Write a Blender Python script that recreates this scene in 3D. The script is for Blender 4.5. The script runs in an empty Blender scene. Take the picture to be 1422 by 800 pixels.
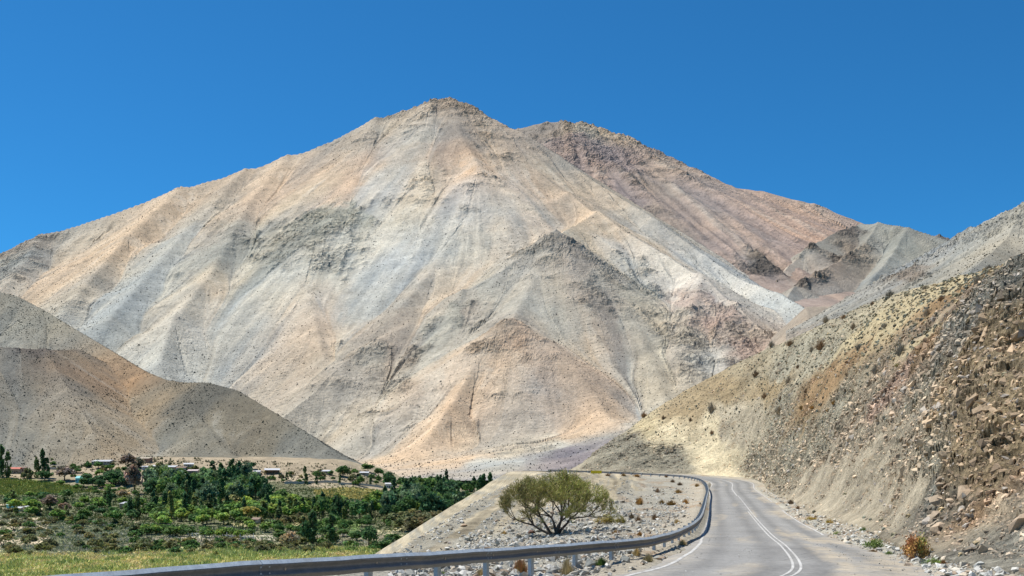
import bpy, math, random
import numpy as np
from mathutils import Vector, Matrix

# ------------------------------------------------------------------ camera, world, sun
S = bpy.context.scene
COL = S.collection
F = 1525.0; CX = 711.0; HY = 670.0          # focal length and horizon of the 1422 px wide photograph
cam_d = bpy.data.cameras.new('camera'); cam = bpy.data.objects.new('camera', cam_d); COL.objects.link(cam)
cam_d.sensor_width = 36.0; cam_d.lens = 36.0*F/1422.0
cam_d.shift_y = (HY-400.0)/1422.0
cam.location = (0, 0, 0); cam.rotation_euler = (math.radians(90), 0, 0)
cam_d.clip_start = 0.2; cam_d.clip_end = 40000
S.camera = cam
SUN_EL, SUN_AZ = 61.0, -64.0                 # azimuth from +Y, negative = left of the view
sd = Vector((math.sin(math.radians(SUN_AZ))*math.cos(math.radians(SUN_EL)), math.cos(math.radians(SUN_AZ))*math.cos(math.radians(SUN_EL)), math.sin(math.radians(SUN_EL))))
W = bpy.data.worlds.new('World'); S.world = W; W.use_nodes = True
nt = W.node_tree; bgn = nt.nodes['Background']
sky = nt.nodes.new('ShaderNodeTexSky'); sky.sky_type = 'NISHITA'; sky.sun_disc = False
sky.sun_elevation = math.radians(SUN_EL); sky.sun_rotation = math.radians(SUN_AZ)
sky.altitude = 2500; sky.air_density = 1.0; sky.dust_density = 0.1; sky.ozone_density = 4.0
tint = nt.nodes.new('ShaderNodeMix'); tint.data_type = 'RGBA'; tint.blend_type = 'MULTIPLY'; tint.inputs[0].default_value = 1.0
tint.inputs[7].default_value = (.24, .90, 1.22, 1)      # the deep blue of dry high air
nt.links.new(sky.outputs[0], tint.inputs[6]); nt.links.new(tint.outputs[2], bgn.inputs[0]); bgn.inputs[1].default_value = 0.075
sl = bpy.data.lights.new('sun', 'SUN'); sl.energy = 4.5; sl.angle = math.radians(0.5); sl.color = (1.0, 0.965, 0.915)
so = bpy.data.objects.new('sun', sl); COL.objects.link(so)
so.rotation_euler = (-sd).to_track_quat('-Z', 'Y').to_euler()
S.view_settings.view_transform = 'Standard'; S.view_settings.look = 'None'
S.view_settings.exposure = 0.50; S.view_settings.gamma = 1.0
S.render.engine = 'CYCLES'
S.cycles.max_bounces = 4; S.cycles.diffuse_bounces = 2; S.cycles.glossy_bounces = 2

rng = np.random.default_rng(7); random.seed(7)

# ------------------------------------------------------------------ helpers
def P(px, py, D): return np.array([(px-CX)/F*D, D, (HY-py)/F*D])

def _h(ix, iy, iz, seed):
    v = (ix.astype(np.int64)*374761393 + iy.astype(np.int64)*668265263 + iz*2147483647 + seed*974634777) & 0xffffffff
    v = ((v ^ (v >> 13))*1274126177) & 0xffffffff
    v = ((v ^ (v >> 16))*2246822519) & 0xffffffff
    return ((v ^ (v >> 15)) & 0xffffff)/16777215.0

def vn(x, y, seed=0):
    x, y = np.broadcast_arrays(np.asarray(x, float), np.asarray(y, float))
    ix = np.floor(x); iy = np.floor(y); fx = x-ix; fy = y-iy
    fx = fx*fx*fx*(fx*(fx*6-15)+10); fy = fy*fy*fy*(fy*(fy*6-15)+10)
    ix = ix.astype(np.int64); iy = iy.astype(np.int64); z = np.int64(0)
    a = _h(ix, iy, z, seed); b = _h(ix+1, iy, z, seed); c = _h(ix, iy+1, z, seed); d = _h(ix+1, iy+1, z, seed)
    return (a*(1-fx)+b*fx)*(1-fy) + (c*(1-fx)+d*fx)*fy      # 0..1

def fbm(x, y, o=4, seed=0, g=0.5):
    s = 0; a = 1.0; t = 0
    for k in range(o):
        s = s + a*(vn(x*2**k+17.3*k, y*2**k-9.1*k, seed+k)*2-1); t += a; a *= g
    return s/t
def ridged(x, y, o=4, seed=0, g=0.5):
    s = 0; a = 1.0; t = 0
    for k in range(o):
        s = s + a*(1-np.abs(vn(x*2**k+17.3*k, y*2**k-9.1*k, seed+k)*2-1)*2); t += a; a *= g
    return s/t
def cells(x, y, z, seed=0):
    """worley cells: distance to nearest feature and a random value of that cell"""
    ix = np.floor(x).astype(np.int64); iy = np.floor(y).astype(np.int64); iz = np.floor(z).astype(np.int64)
    best = np.full(x.shape, 9.0); val = np.zeros(x.shape); tilt = np.zeros(x.shape)
    for i in (-1, 0, 1):
        for j in (-1, 0, 1):
            for k in (-1, 0, 1):
                cx, cy, cz = ix+i, iy+j, iz+k
                px = cx+_h(cx, cy, cz, seed); py = cy+_h(cx, cy, cz, seed+1); pz = cz+_h(cx, cy, cz, seed+2)
                dx, dy, dz = x-px, y-py, z-pz
                d = dx*dx+dy*dy+dz*dz; m = d < best
                best = np.where(m, d, best); hv = _h(cx, cy, cz, seed+3)
                val = np.where(m, hv, val)
                tilt = np.where(m, (hv*7 % 1-.5)*dx+(hv*13 % 1-.5)*dz, tilt)
    return np.sqrt(best), val, tilt

def sstep(a, b, x):
    t = np.clip((x-a)/(b-a), 0, 1); return t*t*(3-2*t)
def lin(c):
    c = np.asarray(c, float)/255.0
    return np.where(c <= .04045, c/12.92, ((c+.055)/1.055)**2.4)

def mesh_np(name, V, Fc, mat, col=None, rock=None, smooth=False, matidx=None):
    V = np.ascontiguousarray(V, np.float32).reshape(-1, 3); Fc = np.ascontiguousarray(Fc, np.int32)
    me = bpy.data.meshes.new(name); n, k = Fc.shape
    me.vertices.add(len(V)); me.vertices.foreach_set('co', V.ravel())
    me.loops.add(n*k); me.loops.foreach_set('vertex_index', Fc.ravel())
    me.polygons.add(n); me.polygons.foreach_set('loop_start', np.arange(0, n*k, k, dtype=np.int32))
    me.polygons.foreach_set('loop_total', np.full(n, k, np.int32))
    me.polygons.foreach_set('use_smooth', np.full(n, smooth, bool))
    for m in (mat if isinstance(mat, (list, tuple)) else [mat]): me.materials.append(m)
    if matidx is not None: me.polygons.foreach_set('material_index', np.asarray(matidx, np.int32))
    me.update(calc_edges=True)
    if col is not None:
        ca = me.color_attributes.new('Col', 'FLOAT_COLOR', 'POINT')
        c4 = np.ones((len(V), 4), np.float32); c4[:, :3] = np.asarray(col).reshape(-1, 3)
        ca.data.foreach_set('color', c4.ravel())
    if rock is not None:
        ra = me.attributes.new('Rock', 'FLOAT', 'POINT'); ra.data.foreach_set('value', np.asarray(rock, np.float32).ravel())
    return me

def link(name, me, parent=None, **props):
    o = bpy.data.objects.new(name, me); COL.objects.link(o)
    if parent is not None: o.parent = parent
    for k, v in props.items(): o[k] = v
    return o
def empty(name, loc, label, cat, group=None, rz=0):
    o = bpy.data.objects.new(name, None); COL.objects.link(o); o.empty_display_size = .3
    o.location = loc; o.rotation_euler = (0, 0, rz); o['label'] = label; o['category'] = cat
    if group: o['group'] = group
    return o
def gridfaces(nu, nv):
    i = np.arange(nu*nv).reshape(nu, nv)
    return np.stack([i[:-1, :-1], i[1:, :-1], i[1:, 1:], i[:-1, 1:]], -1).reshape(-1, 4)

# ------------------------------------------------------------------ materials
def newmat(name):
    m = bpy.data.materials.new(name); m.use_nodes = True
    return m, m.node_tree, m.node_tree.nodes['Principled BSDF']
def N(t, kind, **kw):
    n = t.nodes.new(kind)
    for k, v in kw.items():
        if k in n.inputs: n.inputs[k].default_value = v
        else: setattr(n, k, v)
    return n
def ramp(t, src, stops):
    r = t.nodes.new('ShaderNodeValToRGB'); e = r.color_ramp.elements
    while len(e) < len(stops): e.new(.5)
    for i, (p, c) in enumerate(stops):
        e[i].position = p; e[i].color = (c, c, c, 1) if np.isscalar(c) else (*c, 1)
    t.links.new(src, r.inputs[0]); return r.outputs[0]
def mul(t, a, b, fac=1.0, mode='MULTIPLY'):
    m = t.nodes.new('ShaderNodeMix'); m.data_type = 'RGBA'; m.blend_type = mode
    if hasattr(fac, 'is_output'): t.links.new(fac, m.inputs[0])
    else: m.inputs[0].default_value = fac
    for k, v in ((6, a), (7, b)):
        if hasattr(v, 'is_output'): t.links.new(v, m.inputs[k])
        else: m.inputs[k].default_value = (*v, 1)
    return m.outputs[2]

def terrain_mat(name, unit, bump=1.0, speck=.5, rockbump=1.0):
    """rock and scree: vertex colour of the ground times mottling at `unit` metres, fractured relief where Rock is high"""
    m, t, b = newmat(name)
    geo = N(t, 'ShaderNodeNewGeometry'); att = N(t, 'ShaderNodeAttribute', attribute_name='Col'); rk = N(t, 'ShaderNodeAttribute', attribute_name='Rock')
    pos = geo.outputs['Position']
    n1 = N(t, 'ShaderNodeTexNoise', Scale=1/unit/6, Detail=6.0, Roughness=.65); t.links.new(pos, n1.inputs['Vector'])
    n2 = N(t, 'ShaderNodeTexNoise', Scale=1/unit, Detail=5.0, Roughness=.75); t.links.new(pos, n2.inputs['Vector'])
    v1 = N(t, 'ShaderNodeTexVoronoi', Scale=1/unit/1.5); t.links.new(pos, v1.inputs['Vector'])
    v2 = N(t, 'ShaderNodeTexVoronoi', Scale=1/unit*1.3); t.links.new(pos, v2.inputs['Vector'])
    c = mul(t, att.outputs['Color'], ramp(t, n1.outputs[0], [(.3, .82), (.7, 1.18)]))
    c = mul(t, c, ramp(t, n2.outputs[0], [(.32, .68), (.5, 1.0), (.68, 1.3)]), speck)
    rc = ramp(t, v2.outputs['Color'], [(.05, .62), (.3, .9), (.7, 1.06), (.95, 1.3)])
    c = mul(t, c, rc, rk.outputs['Fac'])
    t.links.new(c, b.inputs['Base Color'])
    b.inputs['Roughness'].default_value = .95; b.inputs['Specular IOR Level'].default_value = .15
    ma = N(t, 'ShaderNodeMath', operation='MULTIPLY_ADD'); t.links.new(rk.outputs['Fac'], ma.inputs[0]); ma.inputs[1].default_value = rockbump; ma.inputs[2].default_value = bump
    mx = N(t, 'ShaderNodeMath', operation='MULTIPLY'); t.links.new(v1.outputs['Distance'], mx.inputs[0]); t.links.new(rk.outputs['Fac'], mx.inputs[1])
    ad = N(t, 'ShaderNodeMath', operation='ADD'); t.links.new(mx.outputs[0], ad.inputs[0]); t.links.new(n2.outputs[0], ad.inputs[1])
    mm = N(t, 'ShaderNodeMath', operation='MULTIPLY'); t.links.new(ad.outputs[0], mm.inputs[0]); t.links.new(ma.outputs[0], mm.inputs[1])
    bp = N(t, 'ShaderNodeBump', Distance=unit*.9, Strength=1.0); t.links.new(mm.outputs[0], bp.inputs['Height'])
    t.links.new(bp.outputs[0], b.inputs['Normal'])
    return m
def plain(name, c, rough=.8, metal=0.0, var=.25, scale=3.0, bump=0.0, spec=.3):
    m, t, b = newmat(name)
    tc = N(t, 'ShaderNodeTexCoord'); n = N(t, 'ShaderNodeTexNoise', Scale=scale, Detail=5.0, Roughness=.65); t.links.new(tc.outputs['Object'], n.inputs['Vector'])
    t.links.new(mul(t, tuple(c), ramp(t, n.outputs[0], [(.3, 1-var), (.7, 1+var)])), b.inputs['Base Color'])
    b.inputs['Roughness'].default_value = rough; b.inputs['Metallic'].default_value = metal; b.inputs['Specular IOR Level'].default_value = spec
    if bump:
        bp = N(t, 'ShaderNodeBump', Distance=bump, Strength=.8); t.links.new(n.outputs[0], bp.inputs['Height']); t.links.new(bp.outputs[0], b.inputs['Normal'])
    return m
def leafmat(name, trans=.25):
    """foliage: colour comes from the leaf colour attribute, shifted a little per object"""
    m, t, b = newmat(name)
    att = N(t, 'ShaderNodeAttribute', attribute_name='Col'); oi = N(t, 'ShaderNodeObjectInfo')
    c = mul(t, att.outputs['Color'], ramp(t, oi.outputs['Random'], [(0, (.72, .80, .85)), (.5, (1, 1, 1)), (1, (1.35, 1.22, 1.05))]))
    t.links.new(c, b.inputs['Base Color']); b.inputs['Roughness'].default_value = .7; b.inputs['Specular IOR Level'].default_value = .2
    tr = N(t, 'ShaderNodeBsdfTranslucent'); t.links.new(c, tr.inputs[0])
    ms = N(t, 'ShaderNodeMixShader'); ms.inputs[0].default_value = trans
    t.links.new(b.outputs[0], ms.inputs[1]); t.links.new(tr.outputs[0], ms.inputs[2])
    t.links.new(ms.outputs[0], t.nodes['Material Output'].inputs[0])
    return m
M_mtn = terrain_mat('mountain_rock', 6.0, .55, .8, 1.1)
M_hill = terrain_mat('hill_scree', 2.2, .5, .9, .8)
M_val = terrain_mat('valley_soil', 2.0, .4, .8, .8)
M_near = terrain_mat('verge_gravel', .09, .7, 1.0, .9)
M_cut = terrain_mat('road_cut_rock', .30, 1.0, 1.0, 1.4)
M_leaf = leafmat('leaves', .38); M_twig = leafmat('dry_twigs', .1)
M_bark = plain('bark', (.10, .075, .055), .9, var=.4, scale=6)
M_shrub = leafmat('shrub_speck', 0)
K = 0.84       # display colour to base colour
PAL = {k: lin(v)*K for k, v in dict(
    tan=(210, 184, 152), orange=(211, 180, 147), pale=(196, 196, 184), grey=(170, 169, 157), white=(214, 213, 203), brown=(170, 152, 132),
    rust=(204, 170, 140), pink=(182, 160, 150), purple=(140, 132, 131), khaki=(194, 184, 162), dark=(112, 102, 94), dgrey=(142, 144, 136),
    gg=(178, 175, 156), slate=(158, 160, 152), porange=(210, 174, 150), ptan=(200, 172, 154), cream=(232, 218, 184), ytan=(202, 188, 152),
    olive=(174, 156, 124), hgrey=(164, 159, 142), htan=(196, 172, 136), hdark=(150, 142, 122), hdk2=(134, 127, 110), horange=(196, 158, 118), sand=(214, 198, 168), obrown=(176, 148, 112)).items()}

for _k in ('olive', 'dgrey', 'gg', 'hgrey'): PAL[_k+'E'] = PAL[_k]*1.0
_mean = PAL['khaki']*.5+PAL['pale']*.25+PAL['tan']*.25
for _k in ('tan', 'orange', 'pale', 'grey', 'white', 'brown', 'rust', 'pink', 'dark', 'gg', 'slate', 'porange', 'ptan'): PAL[_k] = PAL[_k]*.84+_mean*.16
# ------------------------------------------------------------------ terrain from a skeleton of ridges
def polar(az0, az1, na, r0, r1, nr, power=1.0):
    az = np.radians(np.linspace(az0, az1, na)); t = np.linspace(0, 1, nr)
    r = r0*(r1/r0)**(t**power)
    A, R = np.meshgrid(az, r, indexing='ij')
    return R*np.tan(A), R                    # x, y on planes of equal y

def envelope(X, Y, ridges, base, kk=25.0):
    Z = base.copy(); s = np.zeros_like(X); d = np.full_like(X, 1e3); off = 0; mg = np.full_like(X, 200.); sp = np.zeros_like(X)
    for pi_, (pts, slope, conc) in enumerate(ridges):
        pts = [P(*p) for p in pts]; Zl = np.full_like(X, -1e4); sl_ = np.zeros_like(X); dl_ = np.full_like(X, 1e3)
        for a, b in zip(pts[:-1], pts[1:]):
            ab = b[:2]-a[:2]; L2 = ab@ab
            t = np.clip(((X-a[0])*ab[0]+(Y-a[1])*ab[1])/L2, 0, 1)
            dx = X-(a[0]+t*ab[0]); dy = Y-(a[1]+t*ab[1]); dd = np.sqrt(dx*dx+dy*dy)
            h = a[2]+t*(b[2]-a[2]) - slope*dd*(1-conc*dd/2000.0)
            ang = np.arctan2(dy, dx)
            ss = off+t*math.sqrt(L2) + ang*30.0
            m = h > Zl
            sl_ = np.where(m, ss, sl_); dl_ = np.where(m, dd, dl_); Zl = np.where(m, h, Zl)
            off += math.sqrt(L2)
        m = Zl > Z; mg = np.where(m, Zl-Z, np.minimum(mg, Z-Zl)); sp = np.where(m, 1.0 if pi_ > 2 else 0.0, sp); s = np.where(m, sl_, s); d = np.where(m, dl_, d)
        Z = np.maximum(Z, Zl) + kk*np.clip(1-np.abs(Z-Zl)/kk, 0, 1)**2/4
        off += 500
    return Z, s, d, mg, sp

def paint(X, Y, Z, ctl, warp, sw, seed=3, zw=1.0, yw=.35, pw=4):
    """geology: every place takes the colour of the control places around it, borders drawn out down the slope"""
    # control places are found on the surface itself
    px = (CX+X/Y*F); py = (HY-Z/Y*F)
    cp = []; cc = []; cr = []
    fx = px.ravel(); fy = py.ravel(); Yr = Y.ravel()
    for (a, b, c, r) in ctl:
        q = (fx-a)**2+(fy-b)**2+Yr*1e-4
        i = int(np.argmin(q)); cp.append((X.ravel()[i], Y.ravel()[i], Z.ravel()[i])); cc.append(PAL[c]); cr.append(r)
    w0 = warp
    wx = X + w0*fbm(X/w0/2, Z/w0/2, 3, seed) ; wz = Z + w0*fbm(X/w0/2+50, Z/w0/2, 3, seed+9) + sw*(fbm(X*0+sw_coord[0]/18.0, Z/400, 3, seed+20))
    wx = wx + w0*.35*fbm(X/w0*3, Z/w0*3, 2, seed+31)
    num = np.zeros(X.shape+(4,)); den = np.zeros(X.shape)
    for (p, c, r) in zip(cp, cc, cr):
        d2 = (wx-p[0])**2+((wz-p[2])*zw)**2+((Y-p[1])*yw)**2+ (w0*.12)**2
        w = 1/d2**(pw/2)
        den += w; num[..., 0] += w*c[0]; num[..., 1] += w*c[1]; num[..., 2] += w*c[2]; num[..., 3] += w*r
    num /= den[..., None]
    return num[..., :3], num[..., 3]
sw_coord = [None]

def fall_lines(X, Y, Z, fields, step, n, back=3):
    """smear each field down the slope: every place takes the mean of what lies up its own fall line"""
    Zs = Z.copy()
    for _ in range(6): Zs[1:-1, 1:-1] = (Zs[1:-1, 1:-1]*2+Zs[2:, 1:-1]+Zs[:-2, 1:-1]+Zs[1:-1, 2:]+Zs[1:-1, :-2])/6
    az_ = np.arctan2(X[:, 0], Y[:, 0]); ly = np.log(Y[0]); na, nr = X.shape
    # derivatives on the polar sheet: u = x/y, y
    U = X/Y; du = np.gradient(U[:, 0]); dZu = np.gradient(Zs, axis=0)/du[:, None]; dZy_ = np.gradient(Zs, axis=1)/np.gradient(Y[0])[None]
    gx = dZu/Y; gy = dZy_-dZu*U/Y; g = np.hypot(gx, gy)+1e-4; gx /= g; gy /= g
    out = [np.zeros_like(f) for f in fields]; px = X.copy(); py = Y.copy(); wsum = 0
    for k in range(n):
        i = np.clip(np.rint(np.interp(np.arctan2(px, py), az_, np.arange(na))).astype(int), 0, na-1); j = np.clip(np.rint(np.interp(np.log(np.maximum(py, 1)), ly, np.arange(nr))).astype(int), 0, nr-1)
        w = 1-.6*k/n; wsum += w
        for o, f in zip(out, fields): o += w*f[i, j]
        px = px+gx[i, j]*step; py = py+gy[i, j]*step
    global last_slope
    last_slope = np.hypot(dZu/Y, dZy_-dZu*U/Y)
    return [o/wsum for o in out]

def skeleton_terrain(name, grid, ridges, base, ctl, mat, flute, rockamp, warp, kind='structure', seed=1, streak=.20, smooth=False, rl=45.0, soft=25.0, blur=4, lic=14.0, dim=1.0):
    X, Y = grid
    Z, s, d, mg, sp = envelope(X, Y, ridges, base, soft)
    for _ in range(blur):
        Q = Z.copy(); Q[1:-1, 1:-1] = (Z[1:-1, 1:-1]*2+Z[2:, 1:-1]+Z[:-2, 1:-1]+Z[1:-1, 2:]+Z[1:-1, :-2])/6; w_ = np.maximum(sstep(4, 30, d), sp); Z = Z*(1-w_)+Q*w_
    s = s + 14*fbm(X/70, Y/70, 2, seed+4)
    on = sstep(0, 30, Z-base)
    nA = 2*vn(X/lic*.8, Y/lic*.8, seed+5)-1; nB = 2*vn(X/lic*2.2, Y/lic*2.2, seed+6)-1; nC = 2*vn(X/lic*.3, Y/lic*.3, seed+7)-1
    lA, lB, lC = fall_lines(X, Y, Z, [nA, nB, nC], lic*.8, 26)
    lA = lA/(lA.std()+1e-6); lB = lB/(lB.std()+1e-6); lC = lC/(lC.std()+1e-6)
    env = sstep(10, 90, d)*on*(.25+.75*sstep(0, 40, mg))
    Z = Z + env*flute*(.55*np.clip(-np.abs(lC)+.8, -1.2, 1)+.30*lA+.10*lB) + on*flute*.35*fbm(X/90, Y/160, 4, seed+6)
    sw_coord[0] = s
    colr, rock = paint(X, Y, Z, ctl, warp, warp*.5, seed+40)
    cn_ = [colr[..., k]*(1+.10*nA+.10*nC) for k in range(3)]
    L1 = np.stack(fall_lines(X, Y, Z, cn_, lic*1.2, 24), -1)
    mixc = (.80*(1-sstep(.5, 1, rock))*sstep(.2, .4, last_slope))[..., None]; colr = colr*(1-mixc)+L1*mixc
    rn = sstep(.30, .9, rock*.75 + .38*fbm(X/60, (Y+Z)/60, 4, seed+8)+.10*lA)
    rr = ridged(X/rl, (Y*.7+Z)/rl, 5, seed+15, .6)
    Z = Z + on*rockamp*rn*(rr*.9) + on*rockamp*.15*fbm(X/40, Y/40, 3, seed+3)
    # streaks of scree down the fall line: some run pale, some tan, some grey
    colr = colr*(1+streak*(.30*lA+.22*lB+.25*lC))[..., None]
    tint = np.clip(lC+.4*lA, -2, 2)
    colr[..., 0] *= 1+.030*tint; colr[..., 2] *= 1-.040*tint
    pale_ = .30*sstep(.2, .4, last_slope)[..., None]*sstep(.6, 2.2, lA+.5*lC)[..., None]*(1-rn)[..., None]; colr = colr*(1-pale_)+PAL['pale']*1.04*pale_
    colr *= (1 - .15*rn*sstep(.0, .55, fbm(X/rl*2.2, (Y+Z)/rl*2.2, 3, seed+77)))[..., None]
    colr *= (1 + .16*rn*fbm(X/rl*5, (Y+Z)/rl*5, 2, seed+79))[..., None]
    colr = colr*dim
    V = np.stack([X, Y, Z], -1)
    me = mesh_np(name, V, gridfaces(*X.shape)[:, ::1], mat, np.clip(colr, .01, .9), rn, smooth)
    o = link(name, me, kind=kind)
    return o, X, Y, Z, rn

def specks(name, X, Y, Z, n, size, col, mask=None, seed=5, label=None, cv=.35, low=False):
    """scattered low bushes: n small domes of 8 faces in one mesh, on the surface given by the grid"""
    r = np.random.default_rng(seed)
    nu, nv = X.shape
    px = CX+X/Y*F
    # probability by screen-free area: cell area in metres
    dx = np.hypot(X[1:, :-1]-X[:-1, :-1], Y[1:, :-1]-Y[:-1, :-1]); dy = np.hypot(Y[:-1, 1:]-Y[:-1, :-1], X[:-1, 1:]-X[:-1, :-1])
    w = dx*dy
    if mask is not None: w = w*mask[:-1, :-1]
    w = w.ravel()/w.sum(); idx = r.choice(len(w), n, p=w)
    i, j = np.divmod(idx, nv-1); a = r.random(n); b = r.random(n)
    def L(G): return (G[i, j]*(1-a)+G[i+1, j]*a)*(1-b)+(G[i, j+1]*(1-a)+G[i+1, j+1]*a)*b
    x, y, z = L(X), L(Y), L(Z)
    s = size*np.exp(r.normal(0, .35, n))
    k = 5; ang = np.arange(k)*2*np.pi/k
    jx = r.uniform(.6, 1.4, (n, k)); 
    ring = np.stack([x[:, None]+s[:, None]*.5*jx*np.cos(ang), y[:, None]+s[:, None]*.5*jx*np.sin(ang), np.repeat((z-.1*s)[:, None], k, 1)], -1)
    ring2 = np.stack([x[:, None]+s[:, None]*.42*jx[:, ::-1]*np.cos(ang+.6), y[:, None]+s[:, None]*.42*jx*np.sin(ang+.6), (z[:, None]+s[:, None]*.35*jx)], -1)
    top = np.stack([x, y, z+s*.62], -1)[:, None]
    V = np.concatenate([ring, ring2, top], 1); nvp = 2*k+1
    fs = []
    for q in range(k):
        q2 = (q+1) % k
        fs += [(q, q2, k+q2), (q, k+q2, k+q), (k+q, k+q2, 2*k)]
    Fc = (np.arange(n)[:, None, None]*nvp+np.array(fs)[None]).reshape(-1, 3)
    if low:
        ring[..., 2] = z[:, None]-.1*s[:, None]; V = np.concatenate([ring[:, [0, 1, 2, 3]], top], 1); nvp = 5; fs = [(0, 1, 4), (1, 2, 4), (2, 3, 4), (3, 0, 4)]
        Fc = (np.arange(n)[:, None, None]*nvp+np.array(fs)[None]).reshape(-1, 3)
    c = np.array(col)[r.integers(0, len(col), n)]*np.exp(r.normal(0, cv, n))[:, None]
    me = mesh_np(name, V, Fc, M_shrub, np.repeat(c, nvp, 0))
    return link(name, me, kind='stuff', label=label, category='shrubs')

flat = lambda X, z: np.full_like(X, float(z))
# ---- main mountain
RA = [
 ([(-420, 520, 2700), (-250, 470, 2800), (-120, 410, 2850), (0, 351, 2950), (60, 329, 3050), (150, 299, 3150), (250, 263, 3250), (340, 238, 3350), (400, 219, 3400), (450, 201, 3450), (480, 186, 3500), (520, 168, 3550), (560, 155, 3600), (600, 143, 3600), (625, 140, 3600), (650, 144, 3570), (665, 153, 3540), (685, 168, 3480), (705, 176, 3430), (725, 183, 3380), (775, 214, 3250), (829, 254, 3080), (905, 300, 2880), (976, 352, 2700), (1030, 389, 2560), (1085, 408, 2400), (1141, 440, 2220), (1180, 500, 2050)], .73, .06),
 ([(685, 172, 3470), (705, 205, 3260), (740, 238, 3100), (790, 272, 2930), (830, 298, 2780), (860, 316, 2680), (905, 342, 2540), (960, 376, 2400), (1010, 418, 2250), (1060, 460, 2080), (1100, 500, 1950)], .68, .06),
 ([(830, 298, 2780), (800, 312, 2640), (772, 328, 2480), (735, 350, 2420), (696, 376, 2340), (642, 408, 2270), (579, 453, 2180), (520, 482, 2080), (480, 503, 2000), (440, 545, 1900), (394, 579, 1800)], .66, .12),
 ([(772, 328, 2480), (800, 360, 2400), (835, 392, 2300), (880, 455, 2100), (905, 505, 1950), (925, 560, 1780)], .66, .12),
 ([(772, 328, 2480), (745, 390, 2300), (720, 430, 2120), (709, 447, 2000), (660, 505, 1880), (625, 560, 1740), (585, 620, 1600)], .70, .15),
 ([(709, 447, 2000), (750, 475, 1960), (785, 500, 1900), (825, 550, 1780), (850, 590, 1650)], .70, .15),
 ([(642, 408, 2270), (622, 470, 2090), (600, 520, 1950), (560, 590, 1750)], .66, .1),
 ([(520, 482, 2080), (520, 560, 1880), (500, 620, 1680)], .66, .1),
 ([(976, 383, 2360), (960, 430, 2180), (950, 480, 2000), (955, 540, 1850)], .70, .1),
 ([(1020, 425, 2220), (1010, 480, 2020), (1005, 540, 1850)], .70, .1),
 # the broken spurs of the great left face
 ([(520, 168, 3550), (505, 215, 3330), (490, 260, 3120), (465, 300, 2930), (440, 335, 2780), (425, 400, 2560), (440, 455, 2330), (450, 500, 2180)], .66, .1),
 ([(400, 219, 3400), (350, 275, 3120), (325, 320, 2900), (290, 380, 2650), (240, 440, 2400), (220, 500, 2200)], .66, .1),
 ([(250, 263, 3250), (180, 320, 2950), (120, 390, 2650), (80, 440, 2450)], .66, .1),
 ([(60, 329, 3050), (20, 380, 2750), (-40, 440, 2500)], .66, .1),
 ([(340, 238, 3350), (260, 320, 2950), (200, 385, 2650), (150, 440, 2420)], .66, .1),
 ([(625, 140, 3600), (640, 190, 3350), (665, 230, 3130), (650, 300, 2850), (610, 360, 2620), (560, 420, 2400)], .66, .1),
 ([(600, 143, 3600), (585, 200, 3330), (590, 260, 3050), (575, 330, 2780)], .66, .1),
 ([(790, 272, 2930), (750, 300, 2820), (700, 345, 2620), (650, 385, 2470)], .68, .1),
 # FANMARK from the right ravine
 ([(1040, 560, 1750), (930, 585, 1650), (870, 600, 1560), (800, 622, 1500), (720, 648, 1450)], .17, 0),
]
for _i in range(10, 17):
    pts_, s_, c_ = RA[_i]; RA[_i] = ([(a, b, D-min(150, 60*k)) for k, (a, b, D) in enumerate(pts_)], .70, .05)
def ctl(s):
    out = []
    for ln in s.strip().split(';'):
        if ln.strip():
            a = ln.split(); out.append((float(a[0]), float(a[1]), a[2], float(a[3]) if len(a) > 3 else 0.0))
    return out
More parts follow.
